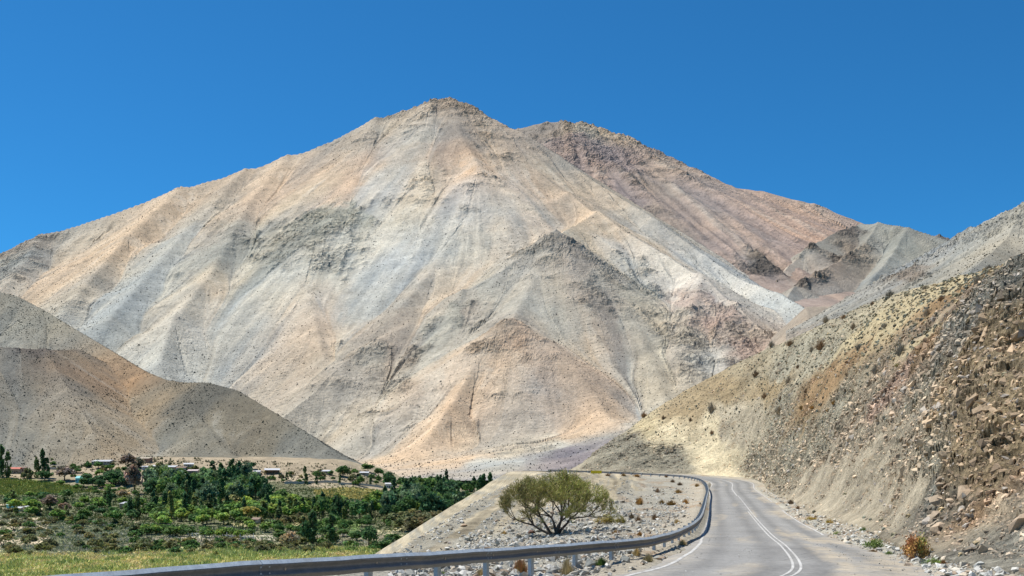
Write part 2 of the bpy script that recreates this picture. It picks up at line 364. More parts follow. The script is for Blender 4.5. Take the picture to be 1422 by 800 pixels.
CA = ctl('''20 352 brown .8;60 336 brown .7;100 345 khaki .5;40 380 brown .95;90 370 tan .3;10 370 grey .9;150 312 khaki;200 300 tan .2;250 275 tan;180 340 tan .1;
120 390 khaki .4;170 370 khaki .4;230 330 tan .3;300 290 khaki .4;330 255 tan;400 230 tan .1;450 225 orange;380 270 orange;320 310 gg .7;340 335 gg .7;290 320 pale .3;250 330 pale .1;
200 385 pale .4;130 430 pale .4;180 430 white .45;160 465 hgrey .3;260 370 khaki .2;250 420 pale .3;230 460 pale .2;300 400 tan;270 470 pale;310 440 pale;330 480 slate;350 400 grey;
380 395 khaki;360 440 grey;400 420 tan;440 400 orange;450 440 orange;470 455 tan;400 500 khaki;370 540 khaki .3;420 490 tan .2;340 520 pale;300 520 pale;400 540 tan;440 490 khaki .6;460 500 gg .5;430 510 khaki .6;
500 200 brown .6;560 170 khaki .6;620 150 brown .95;590 185 pale .2;640 165 brown .9;660 190 brown .7;520 215 rust .3;580 210 tan;620 208 rust .2;690 215 tan .5;655 228 orange;700 200 brown .6;
530 240 pale .3;510 260 white .2;480 260 orange .2;430 270 khaki .5;480 300 gg 1;440 310 gg 1;520 310 gg .9;470 345 pale .8;400 345 gg .8;410 370 white .4;500 370 pale .4;600 250 khaki .6;620 300 pale .5;660 250 white .6;
690 250 white .5;700 280 pale .2;640 340 khaki .2;560 345 white;550 300 pale .1;560 390 slate;540 370 khaki .1;500 400 slate;490 430 slate;520 430 slate;600 380 tan .1;580 420 tan;540 460 orange;500 470 tan;
740 250 orange;780 280 orange .1;740 310 orange;700 330 tan .1;755 295 khaki .5;650 380 orange;620 410 tan;800 300 tan;820 308 khaki;790 320 khaki;
740 200 brown .6;765 225 khaki .3;800 262 gg .6;790 240 tan;830 278 tan;860 300 pale .2;850 320 tan;900 320 pale .1;930 350 tan;960 360 white;1000 385 white;1060 420 pale;1100 445 white .3;1000 405 tan;1040 440 tan;1080 450 tan;1120 440 pale .2;
830 328 white .1;860 342 white;900 360 white .1;930 385 white .1;880 382 khaki .7;860 370 pale .7;960 402 ptan .8;1000 440 ptan .9;1040 462 brown .9;1060 485 ptan .8;1000 490 pale .8;970 470 khaki .8;930 430 khaki .8;900 450 khaki .8;900 410 gg .7;950 520 khaki .7;930 480 gg .6;
772 332 brown .6;750 350 khaki .6;720 380 pale .3;700 390 gg .1;740 400 khaki .4;790 360 brown .5;800 400 brown .6;820 380 khaki .7;840 430 brown .6;870 470 brown .6;660 430 brown .7;640 430 gg .7;600 460 gg .6;620 480 pale .2;580 480 brown .6;560 500 brown .8;500 500 khaki .8;480 540 grey .5;
440 570 khaki .3;570 540 brown .6;520 560 khaki .5;560 590 grey .3;610 520 pale;590 560 pale;650 470 khaki .2;712 450 brown .8;700 470 brown .7;740 480 rust .7;770 510 brown .6;690 500 tan .3;650 520 tan;630 560 orange;600 600 tan;560 630 tan;
700 540 khaki .6;740 530 pale .5;760 560 tan .1;800 540 tan;820 560 tan;840 520 orange;830 480 tan .1;860 550 tan;800 590 tan;720 600 khaki .4;660 600 khaki .4;640 590 brown .5;760 600 khaki .1;680 630 khaki .2;620 640 tan;520 620 khaki .2;480 610 khaki;
800 440 grey;780 420 gg .2;870 510 slate;890 540 slate;900 570 pale;820 600 tan;780 605 khaki;560 650 tan;640 645 pale .2;
850 604 grey .4;800 613 pale .3;750 627 grey .4;700 645 pale .3;660 655 grey .4;860 612 purple .1;820 624 purple .1;780 634 purple .1;740 650 purple .1;720 664 purple .1;790 650 purple .1;840 640 purple .1;800 640 purple;760 642 purple;810 655 purple;700 668 purple;860 625 purple;760 664 purple;690 672 pale''')
gA = polar(-31, 20, 880, 1020, 3750, 480, .9)
baseA = 2 + (gA[1]-1150)*.02
oA, XA, YA, ZA, rA = skeleton_terrain('mountain', gA, RA, baseA, CA, M_mtn, 4.5, 14, 60, seed=1, rl=34, soft=45, blur=10)
specks('mountain_shrubs', XA, YA, ZA, 80000, 1.45, [(.09, .09, .07), (.12, .105, .08), (.075, .08, .06)], mask=np.clip(fbm(XA/120, ZA/120, 3, 77)+.75, .1, 2)*(.35+.65*sstep(1300, 2000, YA)), label='tiny dark desert shrubs dotted over the big barren mountain', low=True)

# ---- second, pinkish mountain
RB = [
 ([(600, 190, 4700), (690, 182, 4650), (730, 177, 4600), (760, 170, 4600), (800, 170, 4600), (840, 181, 4500), (880, 204, 4400), (920, 231, 4300), (960, 248, 4300), (1000, 257, 4300), (1060, 266, 4300), (1130, 284, 4300), (1195, 309, 4300), (1250, 345, 4300), (1330, 400, 4300)], .58, .05),
 ([(760, 170, 4600), (775, 215, 4250), (800, 250, 3950), (850, 290, 3600)], .62, 0),
 ([(880, 204, 4400), (900, 240, 4150), (940, 275, 3900), (985, 320, 3600), (1030, 355, 3350), (1065, 385, 3100), (1090, 420, 2900)], .62, 0),
 ([(1000, 257, 4300), (1010, 290, 4050), (1050, 325, 3750), (1045, 360, 3450)], .6, 0),
 ([(1130, 284, 4300), (1100, 315, 3950), (1085, 345, 3600)], .6, 0),
 ([(840, 181, 4500), (850, 230, 4150), (880, 275, 3800), (930, 325, 3450)], .62, 0),
]
CB = ctl('''735 182 brown .5;770 182 brown .8;800 200 pink .95;780 230 pink .9;840 220 pink 1;880 232 pink 1;820 185 khaki .8;850 190 tan .7;900 255 brown .7;925 262 grey .2;920 240 pink .8;900 290 brown .7;870 270 pink .6;940 290 pink .2;960 310 ptan;950 260 ptan .5;
1000 290 porange .3;1060 280 porange .3;1120 297 porange .5;1170 303 porange .4;1010 330 pink .1;960 340 pink .2;1050 310 porange .2;1100 315 porange .2;1045 362 dark .95;1062 375 dark .95;1030 358 slate .6;1000 350 ptan .2;1092 325 gg .4;930 320 brown .4;1080 350 ptan;1075 395 ptan''')
gB = polar(-3, 22, 430, 2450, 4850, 260)
skeleton_terrain('second_mountain', gB, RB, np.minimum(380+.3*(gB[1]-2450), 600), CB, M_mtn, 9, 22, 60, seed=101, rl=60, blur=2, lic=22, dim=.82)
oB = bpy.data.objects['second_mountain']
# ---- grey hills in the gap
RC = [
 ([(1140, 350, 3650), (1180, 318, 3600), (1195, 312, 3500), (1220, 309, 3400), (1260, 316, 3300), (1320, 334, 3200), (1400, 380, 3100), (1500, 440, 3000)], .6, .05),
 ([(1195, 312, 3500), (1165, 320, 3350), (1120, 345, 3150), (1090, 375, 3000), (1070, 410, 2800)], .66, 0),
 ([(1220, 309, 3400), (1200, 340, 3200), (1150, 370, 2950), (1105, 395, 2750), (1085, 425, 2550)], .66, 0),
 ([(1260, 316, 3300), (1240, 350, 3100), (1200, 400, 2750), (1160, 440, 2500), (1140, 480, 2300)], .66, 0),
 ([(1320, 334, 3200), (1290, 380, 2900), (1250, 430, 2600)], .66, 0),
]
CC = ctl('''1200 316 grey .3;1170 322 dark .9;1130 338 dark .9;1110 352 slate .5;1150 340 pale .2;1220 325 gg .5;1250 325 gg .4;1200 345 brown .7;1160 362 dark .9;1110 392 dark 1;1135 380 brown .95;1230 355 pale .4;1270 350 gg .3;1200 380 slate .2;1180 400 slate .2;
1150 410 pale;1130 422 white;1160 405 white .1;1170 425 ptan;1190 440 tan;1100 375 ptan;1130 362 ptan;1080 385 ptan;1250 390 slate .2;1300 335 khaki .2;1300 350 pale .3;1220 400 grey .2;1115 410 pale .2''')
gC = polar(12, 31, 340, 1700, 3700, 270)
skeleton_terrain('grey_hills', gC, RC, np.minimum(180+.42*(gC[1]-1700), 330)-.9*np.maximum(0, .268*gC[1]-gC[0]), CC, M_mtn, 8, 20, 45, seed=201, rl=45, blur=2, lic=18, soft=12, dim=.74)
# small far peaks
gF = polar(17, 28, 160, 5300, 6600, 60)
skeleton_terrain('far_peaks', gF, [([(1268, 350, 6000), (1288, 329, 6000), (1303, 327, 6000), (1316, 331, 6000), (1340, 350, 6000)], .6, 0)], flat(gF[0], 600), ctl('1290 330 ptan .3;1310 331 dark .6'), M_mtn, 20, 30, 60, seed=221)
# ---- pale rocky hill on the right
RD = [
 ([(1255, 400, 1560), (1290, 358, 1540), (1325, 334, 1500), (1350, 319, 1450), (1385, 299, 1410), (1422, 284, 1380), (1500, 258, 1350), (1620, 230, 1350), (1800, 220, 1350)], .56, 0),
 ([(1350, 319, 1450), (1305, 352, 1430), (1262, 385, 1400), (1215, 425, 1340), (1180, 460, 1280)], .55, 0),
 ([(1422, 284, 1380), (1400, 330, 1250), (1350, 375, 1100), (1300, 430, 950)], .5, 0),
 ([(1500, 258, 1350), (1520, 330, 1100), (1480, 420, 850)], .5, 0),
]
CD = ctl('''1400 300 pale 1;1350 330 pale 1;1300 352 white 1;1262 385 brown .9;1280 372 pale .9;1430 298 pale .9;1400 328 khaki .2;1422 320 hgrey .3;1350 362 slate .1;1310 378 slate .1;1230 412 slate .2;1200 425 gg .4;1250 400 slate .2;1360 345 hgrey .2;1190 440 ptan .4;1400 360 hgrey''')
gD = polar(14, 34, 400, 800, 1650, 230)
oD, XD, YD, ZD, rD = skeleton_terrain('right_hill', gD, RD, flat(gD[0], -20), CD, M_hill, 5, 8, 22, seed=301, rl=18, blur=2, lic=7, soft=10, dim=.66)
specks('right_hill_shrubs', XD, YD, ZD, 9000, 1.0, [(.06, .06, .04), (.09, .075, .05)], seed=8, label='tiny dark shrubs scattered over the pale rocky hill on the right')
# ---- hills behind the village
RH = [
 ([(-260, 300, 1600), (-100, 362, 1480), (0, 405, 1400), (25, 412, 1390), (60, 430, 1350), (130, 472, 1280), (200, 515, 1200), (240, 531, 1150), (290, 531, 1125), (330, 542, 1100), (380, 572, 1050), (430, 603, 1000), (456, 621, 972)], .62, .1),
 ([(-200, 420, 1150), (-60, 460, 1120), (0, 482, 1120), (35, 484, 1130), (62, 486, 1150), (110, 485, 1220)], .56, .1),
 ([(62, 486, 1150), (95, 540, 1060), (130, 600, 980)], .5, 0),
 ([(240, 531, 1150), (290, 600, 1020), (340, 650, 940)], .5, 0),
]
CH = ctl('''20 415 hgrey .3;60 440 hgrey .3;30 450 gg .5;110 480 khaki .3;90 470 gg .4;150 500 khaki .2;10 475 khaki .2;200 525 khaki .2;45 487 dark .4;20 500 hgrey;10 560 hgrey;60 600 hgrey;80 540 hgrey;100 620 hgrey;90 500 htan .2;110 510 horange .1;150 520 horange .1;
160 560 htan;140 600 htan;180 600 htan;200 560 htan .1;150 640 khaki;210 630 khaki;225 560 khaki .2;250 600 gg .1;240 545 hdk2;280 545 hdk2;320 560 hdk2;300 590 hdk2;360 600 hdk2;270 570 hdk2;330 610 hdark;280 640 hdark;350 640 hdark;400 620 hdark;420 620 hgrey;450 640 hgrey;480 645 hgrey;390 590 hdark''')
gH = polar(-33, -6, 420, 860, 1620, 250)
def zv(X, Y):
    ly = [0, 300, 340, 430, 530, 600, 680, 750, 820, 880, 920, 960, 1100, 1600, 9000]
    lz = [-28, -27.5, -26.8, -25.4, -20.9, -17.7, -13.4, -9.8, -5.4, 5.8, 15, 22, 25, 30, 100]
    ry = [0, 300, 340, 430, 530, 600, 680, 750, 850, 960, 1100, 1350, 1600, 3000, 9000]
    rz = [-28, -27.5, -26.8, -25.4, -20.9, -17.7, -13.4, -11.8, -11, -6.3, 0, 8.8, 12, 40, 100]
    px = CX+X/np.maximum(Y, 1)*F
    t = sstep(455, 600, px)
    z = np.interp(Y, ly, lz)*(1-t)+np.interp(Y, ry, rz)*t
    return z + .8*fbm(X/60, Y/60, 3, 900)+.25*fbm(X/9, Y/9, 2, 901)
oH, XH, YH, ZH, rH = skeleton_terrain('left_hill', gH, RH, zv(*gH)-1.2, CH, M_hill, 1.6, 2.0, 26, seed=401, rl=14, streak=.14, soft=8, blur=2, lic=5, dim=.72)
specks('left_hill_shrubs', XH, YH, ZH, 38000, .85, [(.06, .065, .04), (.09, .08, .055), (.12, .10, .07)], mask=(ZH > zv(XH, YH)+1)*np.clip(.55+1.3*fbm(XH/45, YH/30, 4, 71), .08, 2), seed=9, label='small dark shrubs dotted over the brown hill behind the village', low=True)

# ------------------------------------------------------------------ valley floor (reaches the horizon in every direction)
az = np.radians(np.concatenate([np.linspace(-179.9, -40, 40), np.linspace(-39, -29, 12), np.linspace(-28, 12, 360), np.linspace(13, 30, 18), np.linspace(33, 179.9, 40)]))
rr_ = np.concatenate([np.array([2, 60, 150]), np.geomspace(220, 1500, 300), np.geomspace(1600, 14000, 14)])
AZ, RR = np.meshgrid(az, rr_, indexing='ij')
# planes of equal y in front, circles elsewhere
front = np.abs(AZ) < math.radians(31)
XV = np.where(front, RR*np.tan(np.where(front, AZ, 0)), RR*np.sin(AZ)/math.cos(math.radians(31)))
YV = np.where(front, RR, RR*np.cos(AZ)/math.cos(math.radians(31)))
ZV = zv(XV, YV) - 6*(1-sstep(120, 220, RR))
def PG(px, py, lo=230, hi=1600):
    """the point of the valley floor at that place of the photograph"""
    Ds = np.geomspace(lo, hi, 1400); x = (px-CX)/F*Ds
    g = zv(x, Ds); r = (HY-py)/F*Ds
    k = int(np.argmax(g-r > 0)) if np.any(g-r > 0) else len(Ds)-1
    return np.array([x[k], Ds[k], g[k]])
def inpoly(X, Y, poly):
    c = np.zeros(X.shape, bool); n = len(poly)
    for i in range(n):
        x1, y1 = poly[i]; x2, y2 = poly[i-1]
        cond = ((y1 > Y) != (y2 > Y)) & (X < (x2-x1)*(Y-y1)/((y2-y1) if y2 != y1 else 1e-9)+x1)
        c ^= cond
    return c
soil = lin((200, 182, 152))*.68
CV = np.ones(XV.shape+(3,))*soil
CV *= (1+.18*fbm(XV/25, YV/25, 4, 910))[..., None]
gr = sstep(-.15, .35, fbm(XV/40, YV/55, 3, 915)+.1)
undergrowth = np.array([.13, .14, .07])
CV = CV*(1-.55*gr[..., None])+undergrowth*.55*gr[..., None]
def field(poly, c, amt=1.0, rows=None):
    w = [PG(*q)[:2] for q in poly]
    wx = XV+6*fbm(XV/20, YV/20, 2, 930); wy = YV+6*fbm(XV/20+9, YV/20, 2, 931)
    m = inpoly(wx, wy, w).astype(float)[..., None]*amt
    cc = np.array(c)*(1+.25*fbm(XV/6, YV/6, 3, 935))[..., None]
    if rows: cc = cc*(1+.45*np.sin((XV*math.cos(rows)+YV*math.sin(rows))*2*math.pi/4.0))[..., None]
    CV[:] = CV*(1-m)+cc*m
field([(0, 663), (60, 665), (140, 682), (200, 690), (180, 760), (0, 770)], (.11, .13, .06), .8)
field([(200, 680), (420, 668), (620, 700), (560, 740), (300, 745), (200, 745)], (.09, .11, .05), .8)
field([(-60, 663), (40, 666), (90, 672), (150, 684), (60, 686), (-60, 688)], (.26, .31, .08))
field([(-80, 766), (150, 764), (420, 752), (520, 760), (500, 800), (-80, 810)], (.42, .40, .18))
field([(100, 768), (420, 760), (430, 768), (300, 772), (100, 777)], (.30, .36, .14), .8)
field([(435, 680), (480, 677), (540, 682), (500, 694), (440, 690)], (.42, .37, .13))
field([(425, 690), (470, 692), (462, 704), (425, 702)], (.22, .22, .10), 1, .9)
field([(540, 682), (560, 684), (550, 690), (515, 690)], (.24, .26, .12))
field([(615, 683), (690, 687), (690, 694), (625, 692)], (.26, .32, .12))
field([(430, 722), (500, 722), (500, 742), (440, 742)], (.26, .34, .12))
field([(500, 737), (560, 733), (590, 740), (540, 745)], (.48, .42, .24))
field([(260, 743), (440, 745), (430, 750), (255, 747)], (.55, .50, .36))
field([(300, 726), (420, 722), (420, 730), (310, 732)], (.40, .34, .17))
field([(330, 723), (400, 722), (395, 726), (335, 728)], (.18, .26, .11))
field([(120, 770), (440, 764), (440, 768), (120, 774)], (.50, .45, .36), .6)
mm = inpoly(XV, YV, [PG(*q)[:2] for q in [(0, 700), (60, 705), (70, 760), (0, 762)]]).astype(float)*sstep(-.1, .2, fbm(XV/14, YV/14, 3, 950))
CV = CV*(1-mm[..., None])+np.array(lin((224, 204, 168))*.8)*mm[..., None]
village = sstep(-20, 25, YV-855+22*fbm(XV/30, YV/30, 3, 952))*(1-sstep(430, 540, CX+XV/np.maximum(YV, 1)*F))
CV = CV*(1-village[..., None])+(lin((194, 176, 146))*.66)*(1+.2*fbm(XV/8, YV/8, 3, 951))[..., None]*village[..., None]
RV = .35*sstep(-.1, .5, fbm(XV/30, YV/30, 3, 960))
link('valley_floor', mesh_np('valley_floor', np.stack([XV, YV, ZV], -1), gridfaces(*XV.shape), M_val, np.clip(CV, .01, .9), RV), kind='structure')

# ------------------------------------------------------------------ the bench that carries the road
def catmull(pts, step):
    pts = np.array(pts, float); out = []
    for i in range(len(pts)-1):
        p0 = pts[max(i-1, 0)]; p1 = pts[i]; p2 = pts[i+1]; p3 = pts[min(i+2, len(pts)-1)]
        n = max(2, int(np.linalg.norm(p2-p1)/step*4))
        for t in np.linspace(0, 1, n, endpoint=False):
            out.append(.5*((2*p1)+(-p0+p2)*t+(2*p0-5*p1+4*p2-p3)*t*t+(-p0+3*p1-3*p2+p3)*t**3))
    out.append(pts[-1]); out = np.array(out)
    L = np.concatenate([[0], np.cumsum(np.linalg.norm(np.diff(out, axis=0), axis=1))])
    s = np.arange(0, L[-1], step)
    return np.stack([np.interp(s, L, out[:, k]) for k in range(out.shape[1])], -1)
ROAD = [(-10, -16, -1.75), (-4.8, -4, -1.72), (-.3, 7, -1.70), (2.9, 15, -1.80), (5.2, 21.5, -1.93), (7.0, 27, -2.05), (9.9, 40, -2.33), (12.6, 54, -2.5), (17.5, 80, -2.4), (23, 110, -1.9), (30.5, 152, -1.0), (34.2, 172, .0), (33.2, 186, .75), (26.5, 198, 1.5), (15, 208.5, 2.0), (8, 217, 2.3), (5.5, 230, 2.5), (7, 246, 2.7), (12, 268, 2.9)]
RC_ = catmull(ROAD, .5)
RT = np.gradient(RC_[:, :2], axis=0); RT /= np.linalg.norm(RT, axis=1)[:, None]; RN = np.stack([RT[:, 1], -RT[:, 0]], -1)   # to the right
RAIL = [(-9.6, 2.5, -.93), (-6.9, 7.3, -.94), (-4.57, 11.4, -.95), (-3.2, 13.6, -.97), (-1.27, 17.5, -1.10), (.18, 21.3, -1.24), (2.4, 26.3, -1.38), (3.9, 30.5, -1.49), (6.2, 40, -1.65), (9.2, 54, -1.70), (13.3, 76, -1.62), (17.7, 100, -1.30), (23.2, 130, -.68), (27.2, 155, .15), (28.3, 170, .78), (27.0, 182, 1.25), (22.5, 192, 1.65), (12.5, 203, 2.2), (6.3, 210.5, 2.5)]
RAIL = [tuple(c*np.interp(p[1], [20, 35, 60], [1.24, 1.12, 1.0]) for c in p) for p in RAIL]
RL = catmull(RAIL, .5)
EDGE = [(-22, -30, -2.2), (-15, 0, -2.3), (-12.5, 15, -2.6), (-9.0, 32, -3.0), (-5.6, 50, -3.2), (-3.5, 75, -2.07), (-.8, 110, -.36), (3.4, 150, 1.15), (5.2, 185, 1.7), (3.5, 207, 2.0), (.5, 222, 2.2), (-1, 245, 2.2), (4, 275, 2.0)]
ED = catmull(EDGE, 1.0)
FOOT = [(14, -10, -1.8), (10.6, 5, -1.75), (10.2, 18, -1.85), (11.0, 28, -1.95), (13.6, 40, -2.1), (17.2, 54, -2.3), (21.9, 80, -2.3), (27.6, 110, -1.85), (35.2, 152, -.95), (39.8, 176, .15), (38.5, 194, 1.0), (31, 207, 1.6), (20, 217, 2.1), (13.5, 227, 2.4), (12, 240, 2.6), (16, 262, 2.8), (30, 290, 2.8)]
FT = catmull(FOOT, 1.0)
BERM = [(4, 75, -1.6), (8, 110, -.6), (14, 150, .6), (18, 175, 1.3), (12, 190, 1.7), (0, 50, -2.9), (2, 58, -2.75), (-3, 40, -2.8), (-2, 28, -2.4), (4, 45, -2.5)]
ctlpts = np.concatenate([RC_[::4], (RL-np.array([0, 0, .64]))[::4], ED[::4], FT[::4], np.array(BERM)])
def bench_raw(X, Y):
    sh = X.shape; x = X.ravel(); y = Y.ravel(); num = np.zeros_like(x); den = np.zeros_like(x)
    for p in ctlpts:
        w = 1/((x-p[0])**2+(y-p[1])**2+12.)**2; num += w*p[2]; den += w
    return (num/den).reshape(sh)
def near_line(X, Y, L, cols=1):
    """distance to a polyline, signed positive on its right, and index of nearest sample"""
    x = X.ravel(); y = Y.ravel(); best = np.full(x.shape, 1e18); idx = np.zeros(x.shape, int)
    for i in range(len(L)):
        d = (x-L[i, 0])**2+(y-L[i, 1])**2; m = d < best; best[m] = d[m]; idx[m] = i
    T = np.gradient(L[:, :2], axis=0); T /= np.linalg.norm(T, axis=1)[:, None]
    sd_ = (x-L[idx, 0])*T[idx, 1]-(y-L[idx, 1])*T[idx, 0]
    return (np.sqrt(best)*np.sign(sd_)).reshape(X.shape), idx.reshape(X.shape)
az = np.radians(np.concatenate([np.linspace(-60, -30, 20), np.linspace(-29, 27, 560), np.linspace(28, 70, 24)]))
rr_ = np.concatenate([[.6, 2, 4, 6], np.geomspace(8, 285, 430)])
AZ, XR = np.meshgrid(az, rr_, indexing='ij'); XN = XR*np.tan(AZ)*1.0; YN = XR - 1.5
# coarse copies of distance fields at lower cost
ZB = bench_raw(XN, YN)
dr, ir = near_line(XN, YN, RC_[::2]); de, ie = near_line(XN, YN, ED); dl, il = near_line(XN, YN, RL[::2]); df, _ = near_line(XN, YN, FT)
onroad = 1-sstep(3.0, 3.6, np.abs(dr)); shoulder = sstep(2.0, 2.8, dr)*(1-sstep(90, 130, YN))
ZN = ZB.copy()
verge = sstep(3.3, 5.0, np.abs(dr))
# relief of the bench: swales, berm ridges along the edge, lumps of spoil
ZN += verge*(.22*fbm(XN/5, YN/7, 3, 970)+.07*fbm(XN/.9, YN/.9, 3, 971)+.02*fbm(XN/.25, YN/.25, 2, 972))
left = sstep(1.0, 6, -dl)
swale = np.exp(-((dl+1.6)/1.5)**2); ZN -= .16*swale*sstep(3.4, 4.6, np.abs(dr))*(1-sstep(60, 110, YN))
ridges_e = sstep(0, 2, de)*(1-sstep(5, 9, de))*sstep(36, 60, YN)*(1-sstep(110, 150, YN))
ZN += ridges_e*(.16*fbm(de/.8, YN/40, 3, 981)+.10*fbm(XN/1.5, YN/2, 3, 982))
ZRc = np.interp(ir.ravel(), np.arange(len(RC_[::2])), RC_[::2, 2]).reshape(XN.shape)
ZN = ZN*(1-onroad)+(ZRc-.05+.035*shoulder*sstep(2.7, 3.0, dr))*onroad
railz = np.interp(il.ravel(), np.arange(len(RL[::2])), RL[::2, 2]).reshape(XN.shape)-.50
wr = np.exp(-((dl+.5)/1.1)**2)*sstep(27, 36, YN)*sstep(3.3, 4.0, np.abs(dr)); ZN = ZN*(1-wr)+np.maximum(ZN, railz+.05*fbm(XN/.6, YN/.6, 2, 985))*wr
drop = np.maximum(-de, 0)
edgeZ = ED[ie, 2]
ZN = np.where(de < 0, edgeZ-.62*drop+.25*fbm(XN/4, YN/4, 3, 983)*sstep(0, 3, drop), ZN)
far = np.maximum(YN-268, 0); ZN -= far*.6
ZN = np.maximum(ZN, -29)
gravel = lin((196, 190, 172))*.68
cn = np.ones(XN.shape+(3,))*gravel
pal_rock = sstep(-.2, .4, fbm(XN/4, YN/6, 3, 990)); cn = cn*(1+.12*pal_rock[..., None])
sand = lin((196, 182, 152))*.66
ms = np.clip((1-sstep(-1.2, 1.2, de+2*fbm(XN/5, YN/7, 3, 991)-np.interp(YN, [40, 50, 75, 100, 150, 200], [1, 2.2, 6, 11, 14, 16])))*sstep(30, 42, YN)+(de < 0), 0, 1)
stripe = .30*fbm(de/.55+.5*fbm(XN/3, YN/6, 2, 992), YN/45, 4, 993)+.16*fbm(XN/1.2, YN/1.2, 3, 994)+.10*fbm(de/2.5, YN/30, 2, 995)
gs = sstep(.02, .22, fbm(de/.9+.6*fbm(XN/4, YN/9, 2, 992), YN/60, 4, 996)+.25*fbm(XN/2, YN/3, 3, 997))
sandc = sand*(1+2.0*stripe)[..., None]; sandc = sandc*(1-.75*gs[..., None])+lin((172, 168, 152))*.60*(1+stripe)[..., None]*.75*gs[..., None]
cn = cn*(1-ms[..., None])+sandc*ms[..., None]
dust = sstep(3.2, 4.2, np.abs(dr))*(1-sstep(4.6, 7.5, np.abs(dr)))
cn = cn*(1-.5*dust[..., None])+lin((206, 190, 164))*.7*.5*dust[..., None]
rust_ = sstep(.25, .5, fbm(XN/2.2, YN/3.2, 3, 994))*(1-ms)*.45
cn = cn*(1-rust_[..., None])+lin((180, 140, 96))*.7*rust_[..., None]
rn_ = np.clip(.75*(1-ms)*(1-.6*dust)+.12, 0, 1)*(1-onroad)
link('roadside_bench', mesh_np('roadside_bench', np.stack([XN, YN, ZN], -1), gridfaces(*XN.shape), M_near, np.clip(cn, .01, .9), rn_), kind='structure')
def ground_near(x, y):
    """height of the finished bench at scattered places (nearest grid node)"""
    x = np.atleast_1d(np.asarray(x, float)); y = np.atleast_1d(np.asarray(y, float))
    R = y+1.5; a = np.arctan2(x, R); i = np.interp(a, az, np.arange(len(az))); j = np.interp(R, rr_, np.arange(len(rr_)))
    i0 = np.clip(i.astype(int), 0, len(az)-2); j0 = np.clip(j.astype(int), 0, len(rr_)-2); fi = i-i0; fj = j-j0
    return (ZN[i0, j0]*(1-fi)+ZN[i0+1, j0]*fi)*(1-fj)+(ZN[i0, j0+1]*(1-fi)+ZN[i0+1, j0+1]*fi)*fj
def PN(px, py, lo=12, hi=235):
    Ds = np.linspace(lo, hi, 3000); x = (px-CX)/F*Ds
    g = ground_near(x, Ds); r = (HY-py)/F*Ds; k = np.argmax(g-r > 0)
    return np.array([x[k], Ds[k], g[k]])

# ---- road surface
m, t, b = newmat('asphalt')
geo = N(t, 'ShaderNodeNewGeometry'); att = N(t, 'ShaderNodeAttribute', attribute_name='Col')
n1 = N(t, 'ShaderNodeTexNoise', Scale=.35, Detail=5.0, Roughness=.6); n2 = N(t, 'ShaderNodeTexNoise', Scale=22.0, Detail=4.0, Roughness=.8)
n3 = N(t, 'ShaderNodeTexVoronoi', Scale=.33, feature='DISTANCE_TO_EDGE')
wn = N(t, 'ShaderNodeTexNoise', Scale=.8, Detail=4.0); wv = mul(t, geo.outputs['Position'], wn.outputs['Color'], .25, 'ADD')
for n in (n1, n2, wn): t.links.new(geo.outputs['Position'], n.inputs['Vector'])
t.links.new(wv, n3.inputs['Vector'])
c = mul(t, att.outputs['Color'], ramp(t, n1.outputs[0], [(.3, .88), (.7, 1.12)])); c = mul(t, c, ramp(t, n2.outputs[0], [(.3, .8), (.7, 1.2)]))
c = mul(t, c, ramp(t, n3.outputs['Distance'], [(0.0, .45), (.010, 1.0)]), .8)
n4 = N(t, 'ShaderNodeTexVoronoi', Scale=1.4, feature='DISTANCE_TO_EDGE'); t.links.new(wv, n4.inputs['Vector'])
n5 = N(t, 'ShaderNodeTexNoise', Scale=.16, Detail=3.0); t.links.new(geo.outputs['Position'], n5.inputs['Vector'])
c = mul(t, c, ramp(t, n4.outputs['Distance'], [(0.0, .6), (.03, 1.0)]), ramp(t, n5.outputs[0], [(.52, 0.0), (.60, .8)]))
n6 = N(t, 'ShaderNodeTexVoronoi', Scale=9.0); t.links.new(geo.outputs['Position'], n6.inputs['Vector'])
c = mul(t, c, ramp(t, n6.outputs['Color'], [(.1, .86), (.9, 1.12)]))
t.links.new(c, b.inputs['Base Color']); b.inputs['Roughness'].default_value = .85; b.inputs['Specular IOR Level'].default_value = .3
bp = N(t, 'ShaderNodeBump', Distance=.01, Strength=.6); t.links.new(n2.outputs[0], bp.inputs['Height']); t.links.new(bp.outputs[0], b.inputs['Normal'])
M_road = m
vs = np.linspace(-3.45, 3.38, 40); ii = np.arange(0, len(RC_))
wr_ = np.interp(np.arange(len(RC_))*.5, [0, 30, 45, 62, 90, 130, 160, 260], [3.5, 3.3, 3.0, 2.7, 2.75, 3.1, 3.4, 3.4])   # the asphalt narrows where gravel has spread over it
vw = np.where(vs[None, :] > 0, vs[None, :]*(wr_[ii]/3.38)[:, None], vs[None, :])
VX = RC_[ii, None, 0]+vw*RN[ii, None, 0]; VY = RC_[ii, None, 1]+vw*RN[ii, None, 1]
ragged = .18*fbm(ii[:, None]*.35, ii[:, None]*0, 3, 66)
VX[:, 0] += (ragged*RN[ii, None, 0])[:, 0]; VY[:, 0] += (ragged*RN[ii, None, 1])[:, 0]; VX[:, -1] += 1.5*(ragged*RN[ii, None, 0])[:, 0]; VY[:, -1] += 1.5*(ragged*RN[ii, None, 1])[:, 0]
VZ = RC_[ii, None, 2]+.0*vs - .03*sstep(3.2, 3.5, np.abs(vs))
track = np.exp(-((np.abs(vs-1.6)-.8)/.35)**2)+np.exp(-((np.abs(vs+1.5)-.8)/.35)**2)
asp = lin((166, 164, 158))*.66
ca = np.ones(VX.shape+(3,))*asp*(1-.26*track)[None, :, None]
